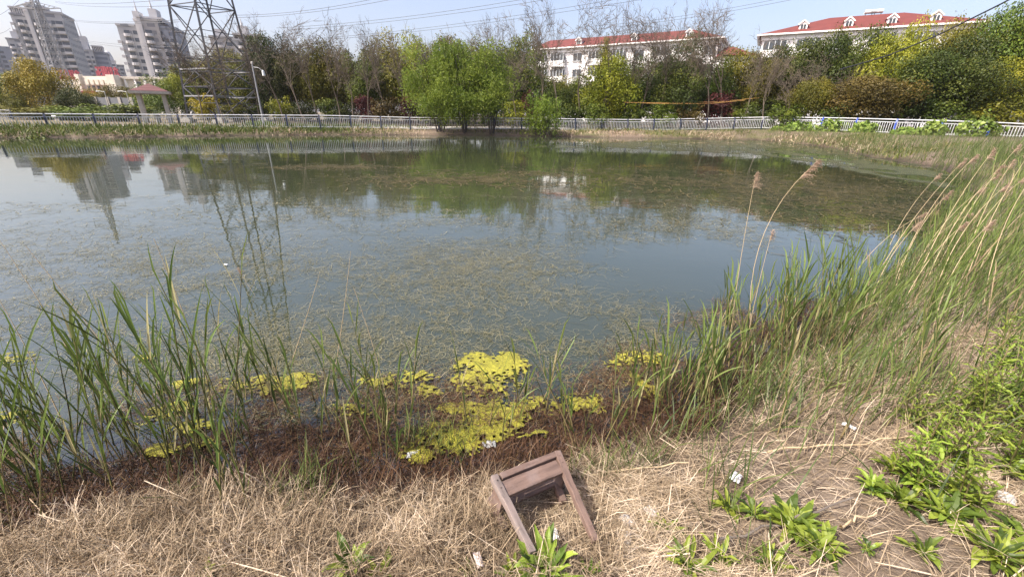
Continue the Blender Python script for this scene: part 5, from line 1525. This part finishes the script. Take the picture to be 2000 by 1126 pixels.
for (_, root, _, _) in RP: root.name = 'reed'


def replicate(proto_mb, pos, rz, sc, tiltx, tilty):
    V, Q, T, A = proto_mb.arrays(); n = len(pos)
    c, s_ = np.cos(rz), np.sin(rz)
    X = V[None, :, 0] * c[:, None] - V[None, :, 1] * s_[:, None]; Y = V[None, :, 0] * s_[:, None] + V[None, :, 1] * c[:, None]; Zz = np.broadcast_to(V[None, :, 2], X.shape)
    X, Y, Zz = X * sc[:, None], Y * sc[:, None], Zz * sc[:, None]
    X = X + Zz * np.tan(tiltx)[:, None]; Y = Y + Zz * np.tan(tilty)[:, None]
    P = np.stack([X + pos[:, None, 0], Y + pos[:, None, 1], Zz + pos[:, None, 2]], -1)
    F = (Q[None] + (np.arange(n) * len(V))[:, None, None]).reshape(-1, 4)
    return P.reshape(-1, 3), F, np.tile(A, n)


def reed_bed(name, matn, n, x0, x1, y0, y1, test, hfun, lean, label, cat, protos, greyer=0.0):
    q = scatter(n, x0, x1, y0, y1, test); mb = MB()
    pi = rng.integers(0, len(protos), len(q)); z = np.maximum(ground(q[:, 0], q[:, 1]), -.15)
    for k, (H, _, sm, fm) in enumerate(protos):
        s_ = pi == k
        if not s_.any(): continue
        p = np.concatenate([q[s_], z[s_, None]], 1); m_ = s_.sum(); sc = hfun(q[s_, 0], q[s_, 1]) / H * U(.75, 1.15, m_); rz = U(0, 6.28, m_)
        tx, ty = rng.normal(lean, .16, m_), rng.normal(-.03, .14, m_); jit = rng.normal(0, .08, m_)
        for pm_, base in ((sm, .24), (fm, 0)):
            V, F, A = replicate(pm_, p, rz, sc, tx, ty)
            nv = len(V) // m_
            A = np.clip((.24 + .76 * A + np.repeat(jit, nv)) if base == 0 else np.full(len(V), .3), .22, 1)
            dead = np.repeat(rng.random(m_) < .13 + greyer, nv); A = np.where(dead, U(0, .18), A)
            mb.add(V, F, A)
    o_ = mb.build(name, matn); tag(o_, label, cat, kind='stuff')


# right near reed bed
def t_right(x, y):
    d = sd(x, y); a = np.arctan2(x, y)
    return np.where((d > -.35) & (d < 2.6) & (x > 2.2) & (y > 2.5) & (y < 14), np.clip(1.2 - np.abs(d - .3) / 2.2, .15, 1) * np.clip(6 / np.hypot(x, y), .15, 1), 0)
reed_bed('reed_bed', M['reed_bed'], 880, 2.2, 15, 2.5, 14, t_right, lambda x, y: (.38 + .14 * rng.random(len(x))) + 0 * x, .06, 'dense green reed bed on the right bank leaning right', 'reed bed', RP[2:10])
def t_right2(x, y):
    d = sd(x, y)
    return np.where((d > .3) & (d < 6) & (x > 2.5) & (y > 1.6) & (y < 9) & (x < 11), np.clip(4.5 / np.hypot(x, y), .1, 1), 0)
reed_bed('reed_bed', M['reed_bed'], 420, 2.5, 11, 1.6, 9, t_right2, lambda x, y: .40 + .03 * np.hypot(x, y), .15, 'looser green reeds behind the right straw patch', 'reed bed', RP[2:8])
def t_far(x, y):
    d = sd(x, y)
    return np.where((d > -.5) & (d < 4.2) & (x > 11.5) & (y > 11) & (y < 42), np.clip(1.1 - np.abs(d - .8) / 4, .1, 1) * np.clip((x - 11) / 4, .2, 1), 0)
reed_bed('reed_bed', M['far_reed'], 3600, 11.5, 40, 11, 42, t_far, lambda x, y: .50 + .25 * sstep(30, 14, y), .12, 'grey green reed bank sloping up to the blue post railing', 'reed bed', RP[4:7], -.07)

# meadow blades among the right straw
mb = MB()
def t_mead(x, y):
    d = sd(x, y); return np.where((d > -.1) & (x > .75) & (y > 1.0), sstep(.30, .62, fbm(x * 1.3, y * 1.3, 51) + .22 * sstep(1.5, 4, x) * (y > 1.7)), 0) * np.clip(2.5 / np.hypot(x, y), .05, 1) * np.where(y < 1.9, .25, 1)
q = scatter(9000, .8, 10, 1.0, 9, t_mead); x, y = q[:, 0], q[:, 1]; n = len(x)
blades(mb, np.stack([x, y, ground(x, y)], 1), rng.normal(.1, 1.3, n), U(.05, .7, n), U(.10, .42, n) * (.8 + .1 * np.hypot(x, y)), U(.003, .008, n), U(0, .85, n), 5, U(.1, .9, n))
q = scatter(900, -3.3, .8, 1.0, 2.1, lambda x, y: np.where((sd(x, y) > -.3) & (sd(x, y) < .35), sstep(.5, .65, fbm(x * 2, y * 2, 53)), 0)); x, y = q[:, 0], q[:, 1]; n = len(x)
blades(mb, np.stack([x, y, np.maximum(ground(x, y), -.02)], 1), U(0, 6.28, n), U(.05, .6, n), U(.06, .26, n), U(.002, .005, n), U(0, .9, n), 5, U(.1, .8, n))
tag(mb.build('green_grass', M['leaf_reed']), 'thin green grass blades mixed through the right straw', 'grass', kind='stuff')
# dry stems standing in the right meadow
mb = MB()
q = scatter(4200, .9, 9, 1.6, 8, lambda x, y: np.where((sd(x, y) > -.15), sstep(.9, 1.8, x), 0) * np.clip(2.6 / np.hypot(x, y), .05, 1)); x, y = q[:, 0], q[:, 1]; n = len(x)
blades(mb, np.stack([x, y, ground(x, y)], 1), rng.normal(.0, 1.2, n), U(.0, .9, n), U(.08, .26, n), U(.0016, .0034, n), U(.25, 1, n), 4, U(.1, .6, n), .4)
tag(mb.build('dry_grass', M['straw']), 'standing dry stems on the right bank', 'dry grass', kind='stuff')

# far bank grass
mb = MB()
def t_fb(x, y):
    d = sd(x, y); g_ = fbm(x * .22, y * .22, 33, 3)
    left = 1 - sstep(-16, -7, x)
    return np.where((d > .05) & (d < 4.5) & (y > 18), np.clip(left * 1.0 + sstep(.5, .62, g_) * .55 + .08, 0, 1), 0)
q = scatter(15000, -50, 30, 18, 50, t_fb); x, y = q[:, 0], q[:, 1]; n = len(x)
lf = 1 - sstep(-16, -7, x)
blades(mb, np.stack([x, y, ground(x, y)], 1), U(0, 6.28, n), U(.0, .8, n), U(.15, .45, n) * (.7 + .5 * lf), U(.03, .07, n), np.clip(U(.0, .78, n) + .4 * (1 - lf), 0, 1), 4, U(.1, .9, n))
tag(mb.build('bank_grass', M['bank_grass']), 'green grass and tufts on the far bank below the railing', 'grass', kind='stuff')
mb = MB()
q = scatter(5000, -35, 28, 25, 46, lambda x, y: np.where((sd(x, y) > -.1) & (sd(x, y) < 2.4), sstep(.42, .6, fbm(x * .3, y * .3, 38)), 0)); x, y = q[:, 0], q[:, 1]; n = len(x)
blades(mb, np.stack([x, y, ground(x, y)], 1), U(0, 6.28, n), U(.2, 1.3, n), U(.15, .5, n), U(.02, .05, n), U(.2, 1, n), 4, U(.1, .9, n))
tag(mb.build('dry_grass', M['straw']), 'flattened dry reeds along the far waterline', 'dry grass', kind='stuff')


# ---- dead plumed reeds
def plume_reed(label, base, mid, tip, seed, plen=.22, group='dead plumed reeds on the right bank', rad=.0034):
    r = np.random.default_rng(seed); base, mid, tip = map(np.array, (base, mid, tip))
    t = np.linspace(0, 1, 12)[:, None]
    P = base * (1 - t) ** 2 + 2 * mid * t * (1 - t) + tip * t ** 2
    root = thing('plumed_reed', label, 'reed', tuple(base), group)
    m_ = MB(); m_.tubes(P[None], np.linspace(rad, rad * .35, 12)[None], 5); m_.build('stem', M['dead_reed'], root, smooth=True)
    d = P[-1] - P[-2]; d /= np.linalg.norm(d); n = 90
    f = r.random(n); st = P[-1] - d * plen * .55 + d * plen * f[:, None]
    az = r.normal(0, .9, n)
    dirn = d[None] * .8 + np.stack([np.cos(az) * .55, np.sin(az) * .35, r.normal(-.1, .3, n)], 1); dirn /= np.linalg.norm(dirn, axis=1, keepdims=True)
    L = r.uniform(.3, .75, n) * plen * (1.1 - .6 * f); tt = np.linspace(0, 1, 5)
    Q = st[:, None] + dirn[:, None] * (L[:, None] * tt)[:, :, None] - np.array([0, 0, 1]) * (L[:, None] * .45 * tt ** 2)[:, :, None]
    sv = r.normal(size=(n, 3)); sv /= np.linalg.norm(sv, axis=1, keepdims=True)
    f_ = MB(); f_.ribbons(Q, (r.uniform(.003, .008, n) * plen / .22)[:, None] * np.interp(tt, [0, .4, 1], [.6, 1, .3])[None], sv, r.random(n))
    for k in range(2): f_.leaves(Q[:, 2 + k] + r.normal(size=(n, 3)) * .006, r.normal(size=(n, 3)), plen * .09, r.random(n), .3)
    f_.build('plume', M['straw_plume'], root)


def proj_tip(px, py, Y): return at(px, py, Y)


def pl(label, bpx, bpy_, tpx, tpy, dY, bow, seed, plen=.22, **kw):
    b = gz(bpx, bpy_, .0); b[2] = g1(b[0], b[1]); tip = at(tpx, tpy, b[1] + dY); plen *= .56
    mid = (b + tip) / 2 + np.array([bow, 0, abs(bow) * .5 + .05]); plume_reed(label, b, mid, tip, seed, plen, **kw)


pl('tall bowed dead reed with golden plume arching right over the pond', 1478, 705, 1580, 330, .12, -.42, 1, .30)
pl('tall upright dead reed with brown plume left of the bowed one', 1425, 700, 1474, 352, .05, -.04, 2, .20)
pl('short dead reed with a white frayed plume below the bowed one', 1452, 712, 1506, 460, .0, -.03, 3, .14)
pl('floating broken reed head on the left open water', 560, 585, 468, 531, .15, -.05, 4, .16)
PLM = [(1700, 560, 1878, 318, .5), (1740, 590, 1850, 380, .4), (1730, 600, 1900, 310, .6), (1760, 620, 1935, 300, .6), (1790, 600, 1950, 330, .5), (1800, 640, 1962, 365, .5), (1815, 560, 1985, 290, .6), (1770, 560, 1915, 372, .5),
       (1840, 600, 1998, 350, .5), (1850, 640, 2010, 300, .5), (1780, 540, 1890, 420, .4), (1650, 560, 1800, 420, .4), (1690, 620, 1790, 440, .3), (1880, 600, 2020, 400, .5), (1830, 520, 1945, 345, .5), (1865, 560, 1975, 320, .5),
       (1720, 520, 1830, 345, .5), (1900, 640, 2030, 330, .5), (1745, 640, 1880, 440, .4), (1800, 700, 1930, 440, .4)]
for k, (a_, b_, c_, d_, e_) in enumerate(PLM):
    q_ = sorted(z[2] for z in PLM).index(c_)
    pl(f'dead plumed reed leaning right, {ORD[q_ % 10]} from {"left" if q_ < 10 else "the middle"} of the right edge plumes', a_, b_, c_, d_, e_, -.12 - .05 * (k % 3), 20 + k, .26)
# bare dead stems without plume
SB = [(1690, 470, 1760, 250), (560, 700, 625, 530), (640, 760, 685, 490), (300, 800, 50, 480), (180, 760, 0, 470), (120, 820, -10, 570), (420, 790, 300, 465), (760, 790, 690, 560), (1540, 690, 1555, 520), (1660, 700, 1700, 520)]
m_i = 0
for (a_, b_, c_, d_) in SB[1:]:
    b = gz(a_, b_, 0); b[2] = max(g1(b[0], b[1]), -.1); tip = at(c_, d_, b[1] + .05); t = np.linspace(0, 1, 8)[:, None]
    mid = (b + tip) / 2 + np.array([.03, 0, .04]); P = b * (1 - t) ** 2 + 2 * mid * t * (1 - t) + tip * t ** 2
    m_ = MB(); m_.tubes(P[None], np.linspace(.0035, .0012, 8)[None], 5)
    m_i += 1
    tag(m_.build('dry_stalk', M['dead_reed'], smooth=True), f'thin bare dry stalk, {ORD[m_i - 1]} of those poking up over the water counting from back', 'stalk', 'bare dry stalks over the water')


# ---- broad leaved weeds
def weed_plant(name, label, x, y, size, n, seed, upright=.5, wr=.26, cat='weed', group='broad leaved weeds on the near bank', stems=0, sh=0.4, matn='leaf_weed'):
    r = np.random.default_rng(seed); z = g1(x, y)
    size *= .88
    root = thing(name, label, cat, (x, y, z), group)
    f_ = MB(); K = 7; tt = np.linspace(0, 1, K)
    def leaf(p, az, el, L, cv, rv, wr_):
        an = el + cv * tt ** 1.3
        h = np.concatenate([[0], np.cumsum(np.sin(an[1:])) * L / (K - 1)]); v = np.concatenate([[0], np.cumsum(np.cos(an[1:])) * L / (K - 1)])
        az2 = az + r.normal(0, .25) * tt
        P = p + np.stack([np.cos(az2) * h, np.sin(az2) * h, v + .004 * np.sin(tt * 14 + r.random() * 6)], 1)
        P[:, 2] = np.maximum(P[:, 2], .012 + r.random() * .01)
        wd = L * wr_ * np.interp(tt, [0, .12, .35, .6, .85, 1], [.18, .4, .85, 1, .6, .05]) * (1 + .08 * np.sin(tt * 17 + r.random() * 6))
        sv = np.array([-math.sin(az), math.cos(az), r.normal(0, .25)]); sv /= np.linalg.norm(sv)
        f_.ribbons(P[None], wd[None], sv[None], np.array([rv]), .30)
    n = int(n * 2.4); wr = min(wr, .22)
    for k in range(n):
        az = k * 2.4 + r.normal(0, .35); q = k / n
        leaf(np.array([r.normal(0, .08) * size, r.normal(0, .08) * size, .01]), az, r.uniform(.2, .7) + (1 - upright) * .6 * (1 - q), size * r.uniform(.45, 1.08) * (1 - .3 * q), r.uniform(.2, 1.4), r.random(), wr * r.uniform(.8, 1.2))
    if stems:
        s_ = MB()
        for k in range(stems):
            az = r.uniform(0, 6.28); ln_ = r.uniform(.05, .3); L = sh * r.uniform(.6, 1.1); t = np.linspace(0, 1, 6)
            b = np.array([r.normal(0, .12) * size * 2, r.normal(0, .10) * size * 2, 0]); P = b + np.stack([np.cos(az) * ln_ * L * t, np.sin(az) * ln_ * L * t, L * t], 1)
            s_.tubes(P[None], np.linspace(.004, .002, 6)[None], 5, r.uniform(.3, .8))
            for j in range(int(10 + L * 34)):
                f = (j + 1) / (11 + L * 34); p = b + np.array([np.cos(az) * ln_ * L * f, np.sin(az) * ln_ * L * f, L * f])
                leaf(p, j * 2.3 + r.normal(0, .3), r.uniform(.7, 1.1), size * r.uniform(.45, .85) * (1.1 - .45 * f), r.uniform(.2, .8), np.clip(.3 + .5 * r.random() + .2 * f, 0, 1), wr * .85)
        s_.build('stem', M['stem_reed'], root, local=True)
    f_.build('foliage', M[matn], root, local=True)


def wp(px, py, *a, **k):
    p = gp(px, py); weed_plant('weed_plant', a[0], p[0], p[1], *a[1:], **k)


wp(1420, 1000, 'small bright weed left of the big serrated rosette', .13, 16, 1, .6)
wp(1470, 1010, 'narrow weed tuft joined to the left of the big rosette', .12, 12, 2, .7, .2)
wp(1545, 1035, 'biggest leafy rosette in the straw at lower right centre', .185, 42, 3, .35, .22)
wp(1600, 1075, 'leafy lower half of the big rosette cluster', .15, 26, 4, .3, .22)
wp(1500, 1105, 'ragged weed at the bottom edge under the big rosette', .13, 14, 5, .6)
wp(1340, 1110, 'dark bladed weed at the bottom edge right of the stool', .15, 14, 6, .6, .16)
wp(1405, 1100, 'upright slim weed at the bottom edge right of the stool', .14, 10, 7, .9, .18)
wp(1300, 1035, 'flat pale weed beside the white rubble', .11, 10, 8, .15, .32)
wp(1065, 1122, 'upright leafy weed covering the foot of the left stool leg', .20, 20, 9, .85, .30)
wp(1010, 1130, 'leafy weed at the bottom edge left of the stool foot', .12, 10, 10, .5, .3)
wp(1150, 1130, 'single leafed sprout at the bottom edge under the right stool leg', .12, 5, 11, .9, .26)
wp(690, 1118, 'upright broad leafed weed at the bottom edge left of centre', .155, 11, 12, .9, .28)
wp(745, 1128, 'second smaller weed at the bottom edge left of centre', .14, 7, 13, .7, .26)
wp(915, 1122, 'tiny weed sprout with a pale flower head near the pink wrapper', .07, 7, 14, .8, .3)
wp(410, 1130, 'tiny weed at the very bottom edge far left of centre', .08, 6, 15, .6, .3)
wp(1690, 1080, 'small pale sprout in the straw below the weed bank', .09, 8, 16, .5, .28)
wp(1800, 1085, 'ragged pale weed low in the right straw', .12, 12, 17, .4, .22)
wp(1940, 1095, 'long leafed dock at the bottom right corner', .19, 22, 18, .25, .17)
wp(1990, 1060, 'broad dock leaves at the right edge near the corner', .16, 16, 19, .3, .2)
wp(1840, 1010, 'rosette with long toothed leaves spilling from the weed bank', .17, 24, 20, .25, .26)
wp(1760, 985, 'leafy weed at the left tip of the right weed bank', .15, 20, 21, .4, .24)
wp(1700, 960, 'low weed clump where straw meets the weed bank', .14, 18, 22, .5, .24)
WB_ = [(1745, 925, .15, 3, .22), (1800, 960, .17, 4, .26), (1815, 880, .14, 4, .30), (1865, 915, .16, 5, .34), (1870, 985, .16, 4, .24), (1925, 860, .14, 4, .40), (1975, 930, .16, 4, .34), (1990, 840, .17, 6, .48), (1900, 800, .15, 5, .44), (1970, 780, .15, 6, .5), (1850, 830, .14, 4, .38),
       (2030, 900, .2, 5, .4), (2040, 800, .2, 6, .5), (1960, 720, .14, 5, .5), (1780, 830, .12, 3, .3)]
for k, (px, py, sz, ns, sh) in enumerate(WB_):
    wp(px, py, f'leafy stemmed weed in the right weed bank, {ORD[k]} counting from its left lower tip', sz, 14, 40 + k, .55, .2, stems=ns, sh=sh)

# climbing plants on the right railing
for k, (px, py, Y, wq, hq, lab) in enumerate([(1560, 250, 40.5, 60, .8, 'leftmost vine mound against the right railing'), (1625, 248, 38.4, 76, 1.0, 'second vine mound against the right railing'), (1690, 250, 36.3, 56, .85, 'vine mound left of the first bright blue post'),
                                              (1822, 262, 32.8, 40, 1.0, 'small vine mound between two blue posts'), (1912, 266, 31.2, 84, 1.35, 'largest vine mound spilling over the handrail at right'),
                                              (1530, 250, 42, 40, .5, 'low vine patch at the left start of the vines'), (1770, 272, 33.2, 60, .55, 'low vine under the bright blue post')]):
    p = at(px, py, Y); z = g1(p[0], p[1]); W = wpx(wq, Y); r = np.random.default_rng(900 + k); n = 420
    root = thing('vine', lab, 'climbing plant', (p[0], p[1], z), 'vines on the right railing')
    u = r.normal(size=(n, 3)); u[:, 2] = np.abs(u[:, 2]); u /= np.linalg.norm(u, axis=1, keepdims=True); rr = r.uniform(.6, 1.05, n)
    lum = .75 + .45 * vn(u[:, 0] * 3 + k, u[:, 2] * 3, 7)
    C = u * (rr * lum)[:, None] * np.array([W * .55, .55, hq])
    m_ = MB(); m_.leaves(C, u + r.normal(size=(n, 3)) * .5, r.uniform(.16, .34, n), r.random(n), .85); m_.build('foliage', M['leaf_vine'], root, local=True)
    m_ = MB()
    for j in range(5): m_.tubes(np.array([(0, 0, 0), C[j] * .5, C[j] * .95])[None], .015, 4)
    m_.build('stem', M['bark'], root, local=True)
# dark green cover at the left bank
for k, (px, py, wq, hq, lab) in enumerate([(62, 252, 70, .6, 'dark leafy ground shrub on the left bank, left one'), (120, 262, 90, .45, 'dark leafy ground shrub left of the white capped post'), (190, 254, 110, .5, 'green leafy ground shrub right of the white capped post'), (505, 243, 60, .4, 'small green shrub on the bare middle bank')]):
    p = gp(px, py); Y = p[1]; W = wpx(wq, Y); r = np.random.default_rng(950 + k); n = 900
    root = thing('shrub', lab, 'shrub', tuple(p), 'low shrubs on the left bank')
    u = r.normal(size=(n, 3)); u[:, 2] = np.abs(u[:, 2]); u /= np.linalg.norm(u, axis=1, keepdims=True); rr = r.uniform(.5, 1.05, n)
    C = u * (rr * (.7 + .5 * vn(u[:, 0] * 4 + k, u[:, 2] * 4, 3)))[:, None] * np.array([W * .55, .8, hq])
    m_ = MB(); m_.leaves(C, u + r.normal(size=(n, 3)) * .6, r.uniform(.09, .2, n), r.random(n), .6); m_.build('foliage', M['leaf_green'], root, local=True)

# ================================================================== THE BROKEN STOOL AND LITTER
hl, hr = gp(968, 938, .20), gp(1090, 890, .18)
fl, fr_ = gp(1040, 1080, .085), gp(1163, 1058, .055)
st = thing('stool', 'weathered brown wooden stool frame lying on the straw, legs toward viewer', 'stool', tuple(gp(1070, 985)))
xd = (hr - hl) / np.linalg.norm(hr - hl); nl = np.cross(xd, (fl - hl) / np.linalg.norm(fl - hl)); nl /= np.linalg.norm(nl)
if nl[2] < 0: nl = -nl
dl = (fl - hl) / np.linalg.norm(fl - hl); dr = (fr_ - hr) / np.linalg.norm(fr_ - hr)
for (a_, b_, d_, mt) in ((hl, fl, dl, 'wood_grey'), (hr, fr_, dr, 'wood')):
    m_ = MB(); m_.beam(a_ - d_ * .02, b_, .033, .034, nl, .027, .027, 10, .0012); o_ = m_.build('leg', M[mt], st, bevel=.003)
    if mt == 'wood_grey': o_['label'] = 'greyed bleached leg'
il, ir = hl + xd * .015, hr - xd * .015
m_ = MB(); m_.beam(il + dl * .055, ir + dr * .055, .072, .018, nl, segs=10, wob=.0006); m_.build('apron', M['wood'], st, bevel=.002)
m_ = MB(); m_.beam(il + dl * -.004 + xd * .012 + nl * .004, ir + dr * -.006 + nl * .004, .030, .024, nl, segs=10, wob=.001); m_.build('seat_rail', M['wood'], st, bevel=.002)
for (h_, d_, s_) in ((hl, dl, 1), (hr, dr, -1)):
    m_ = MB(); m_.beam(h_ + d_ * .05 - nl * .02, h_ + d_ * .05 - nl * .11 - xd * s_ * .005, .075, .018, xd, segs=4); m_.build('side_apron', M['wood'], st, bevel=.002)
    m_ = MB(); b0_ = h_ - nl * .125 - d_ * .012; m_.beam(b0_, b0_ + d_ * .16, .03, .03, nl, segs=4); m_.build('back_leg_stub', M['wood'], st, bevel=.003)
m_ = MB(); m_.beam(il + dl * .03 - nl * .12, ir + dr * .03 - nl * .12, .06, .016, nl, segs=6); m_.build('back_apron', M['wood'], st, bevel=.002)
for (h_, d_) in ((hl, dl), (hr, dr)):
    m_ = MB()
    for j in (.012, .05): m_.tubes(np.array([h_ + d_ * j + nl * .014, h_ + d_ * j + nl * .0185])[None], .0028, 7)
    m_.build('nail', M['cable'], st)


def crumple(name, label, cat, px, py, rx, ry, h, matn, seed, off=.02, flatness=1.0):
    p = gp(px, py, off); p[2] = max(p[2], .012); r = np.random.default_rng(seed); n = 11
    gx_, gy_ = np.linspace(-1, 1, n), np.linspace(-1, 1, n); X_, Y_ = np.meshgrid(gx_, gy_)
    a = r.uniform(0, 6.28); rad = np.hypot(X_, Y_)
    zz = h * (fbm(X_ * 1.7 + seed, Y_ * 1.7, seed) * 1.4 - .3) * np.clip(1.35 - rad * .8, .1, 1)
    wob = 1 - .25 * vn(np.arctan2(Y_, X_) * 2 + seed, rad, 3)
    X2, Y2 = X_ * rx * wob, Y_ * ry * wob
    V = np.stack([p[0] + X2 * math.cos(a) - Y2 * math.sin(a), p[1] + X2 * math.sin(a) + Y2 * math.cos(a), p[2] + zz], -1).reshape(-1, 3)
    idx = np.arange(n * n).reshape(n, n); F = np.stack([idx[:-1, :-1], idx[:-1, 1:], idx[1:, 1:], idx[1:, :-1]], -1).reshape(-1, 4)
    keep = (np.abs(V[F].mean(1) - p).sum(1) > -1)
    m_ = MB(); m_.add(V, F[keep]); o_ = m_.build(name, M[matn], smooth=False)
    s_ = o_.modifiers.new('thick', 'SOLIDIFY'); s_.thickness = .002
    return tag(o_, label, cat)


def clear_plastic():
    m, N, L, b = new_mat('clear_plastic'); b.inputs['Base Color'].default_value = (.7, .72, .7, 1); b.inputs['Roughness'].default_value = .2
    t = N.new('ShaderNodeBsdfTransparent'); mx = N.new('ShaderNodeMixShader'); mx.inputs[0].default_value = .38
    L.new(t.outputs[0], mx.inputs[1]); L.new(b.outputs[0], mx.inputs[2]); L.new(mx.outputs[0], N['Material Output'].inputs[0]); return m


M['clear_plastic'] = clear_plastic()
crumple('plastic_bag', 'clear plastic scrap on the dark litter above the stool', 'plastic scrap', 956, 874, .042, .04, .03, 'clear_plastic', 1, .05)
crumple('plastic_bag', 'clear plastic scrap at the left tip of the yellow algae band', 'plastic scrap', 808, 896, .035, .04, .03, 'clear_plastic', 2, .04)
crumple('rubble', 'upper white plaster lump right of the stool', 'rubble', 1222, 1017, .026, .03, .035, 'stone_white', 3, .02)
crumple('rubble', 'lower white plaster lump right of the stool', 'rubble', 1222, 1050, .024, .034, .03, 'stone_white', 4, .02)
crumple('wrapper', 'pale pink wrapper on the straw left of the stool foot', 'wrapper', 934, 1092, .034, .014, .016, 'wrapper', 5, .06)
crumple('paper_scrap', 'small torn white scrap between the stool legs', 'paper scrap', 1082, 1043, .018, .028, .02, 'plastic', 6, .035)
crumple('paper_scrap', 'crumpled white scrap in the straw right of centre', 'paper scrap', 1437, 932, .035, .025, .03, 'plastic', 7, .03)
crumple('rubble', 'grey white stone near the flat pale weed', 'rubble', 1272, 1000, .035, .025, .03, 'stone_white', 8, .02)
crumple('foam_scrap', 'white foam scrap lying by green sprouts on the right straw', 'foam scrap', 1658, 832, .035, .022, .03, 'plastic', 9, .03)
crumple('paper_scrap', 'small white scrap floating on the left water weed', 'paper scrap', 470, 629, .03, .018, .01, 'plastic', 10, .03)
crumple('plastic_bag', 'bluish clear plastic under the weeds at lower right edge', 'plastic scrap', 1965, 972, .04, .03, .03, 'clear_plastic', 11, .03)
crumple('bark_piece', 'brown broad dead leaf beside the shallows right of the stool', 'dead leaf', 1235, 872, .06, .02, .015, 'bark', 12, .03)
# fallen sticks
for (a_, b_, lab) in (((1105, 925), (1345, 905), 'long pale stick lying right of the stool head'), ((1500, 880), (1790, 850), 'pale dead reed stalk lying on the right straw'), ((1380, 1060), (1660, 975), 'dark brown stick lying across the big rosette'), ((1640, 1025), (1712, 1003), 'short white stick below the weed bank')):
    p, q = gp(*a_, .035), gp(*b_, .05); t = np.linspace(0, 1, 9)[:, None]; P = p + (q - p) * t + rng.normal(size=(9, 3)) * .008
    m_ = MB(); m_.tubes(P[None], np.linspace(.006, .0035, 9)[None], 6); tag(m_.build('stick', M['bark'] if 'dark' in lab else M['dead_reed'], smooth=True), lab, 'stick')

# prototypes have served
for root in [r_ for l in PROTO.values() for r_ in l] + BARE + SHRUB + [r_[1] for r_ in RP]: kill(root)

# spring haze: one closed volume round everything
hz = MB(); hz.box((-2600, -500, -3), (2600, 3600, 110)); ho = hz.build('haze', M['concrete']); ho.data.materials.clear()
hm = bpy.data.materials.new('haze'); hm.use_nodes = True; hn = hm.node_tree; hn.nodes.clear()
out_ = hn.nodes.new('ShaderNodeOutputMaterial'); pv_ = hn.nodes.new('ShaderNodeVolumePrincipled')
pv_.inputs['Color'].default_value = (.93, .95, 1, 1); pv_.inputs['Density'].default_value = .00015; pv_.inputs['Anisotropy'].default_value = .2
hn.links.new(pv_.outputs[0], out_.inputs['Volume']); ho.data.materials.append(hm); tag(ho, kind='stuff')
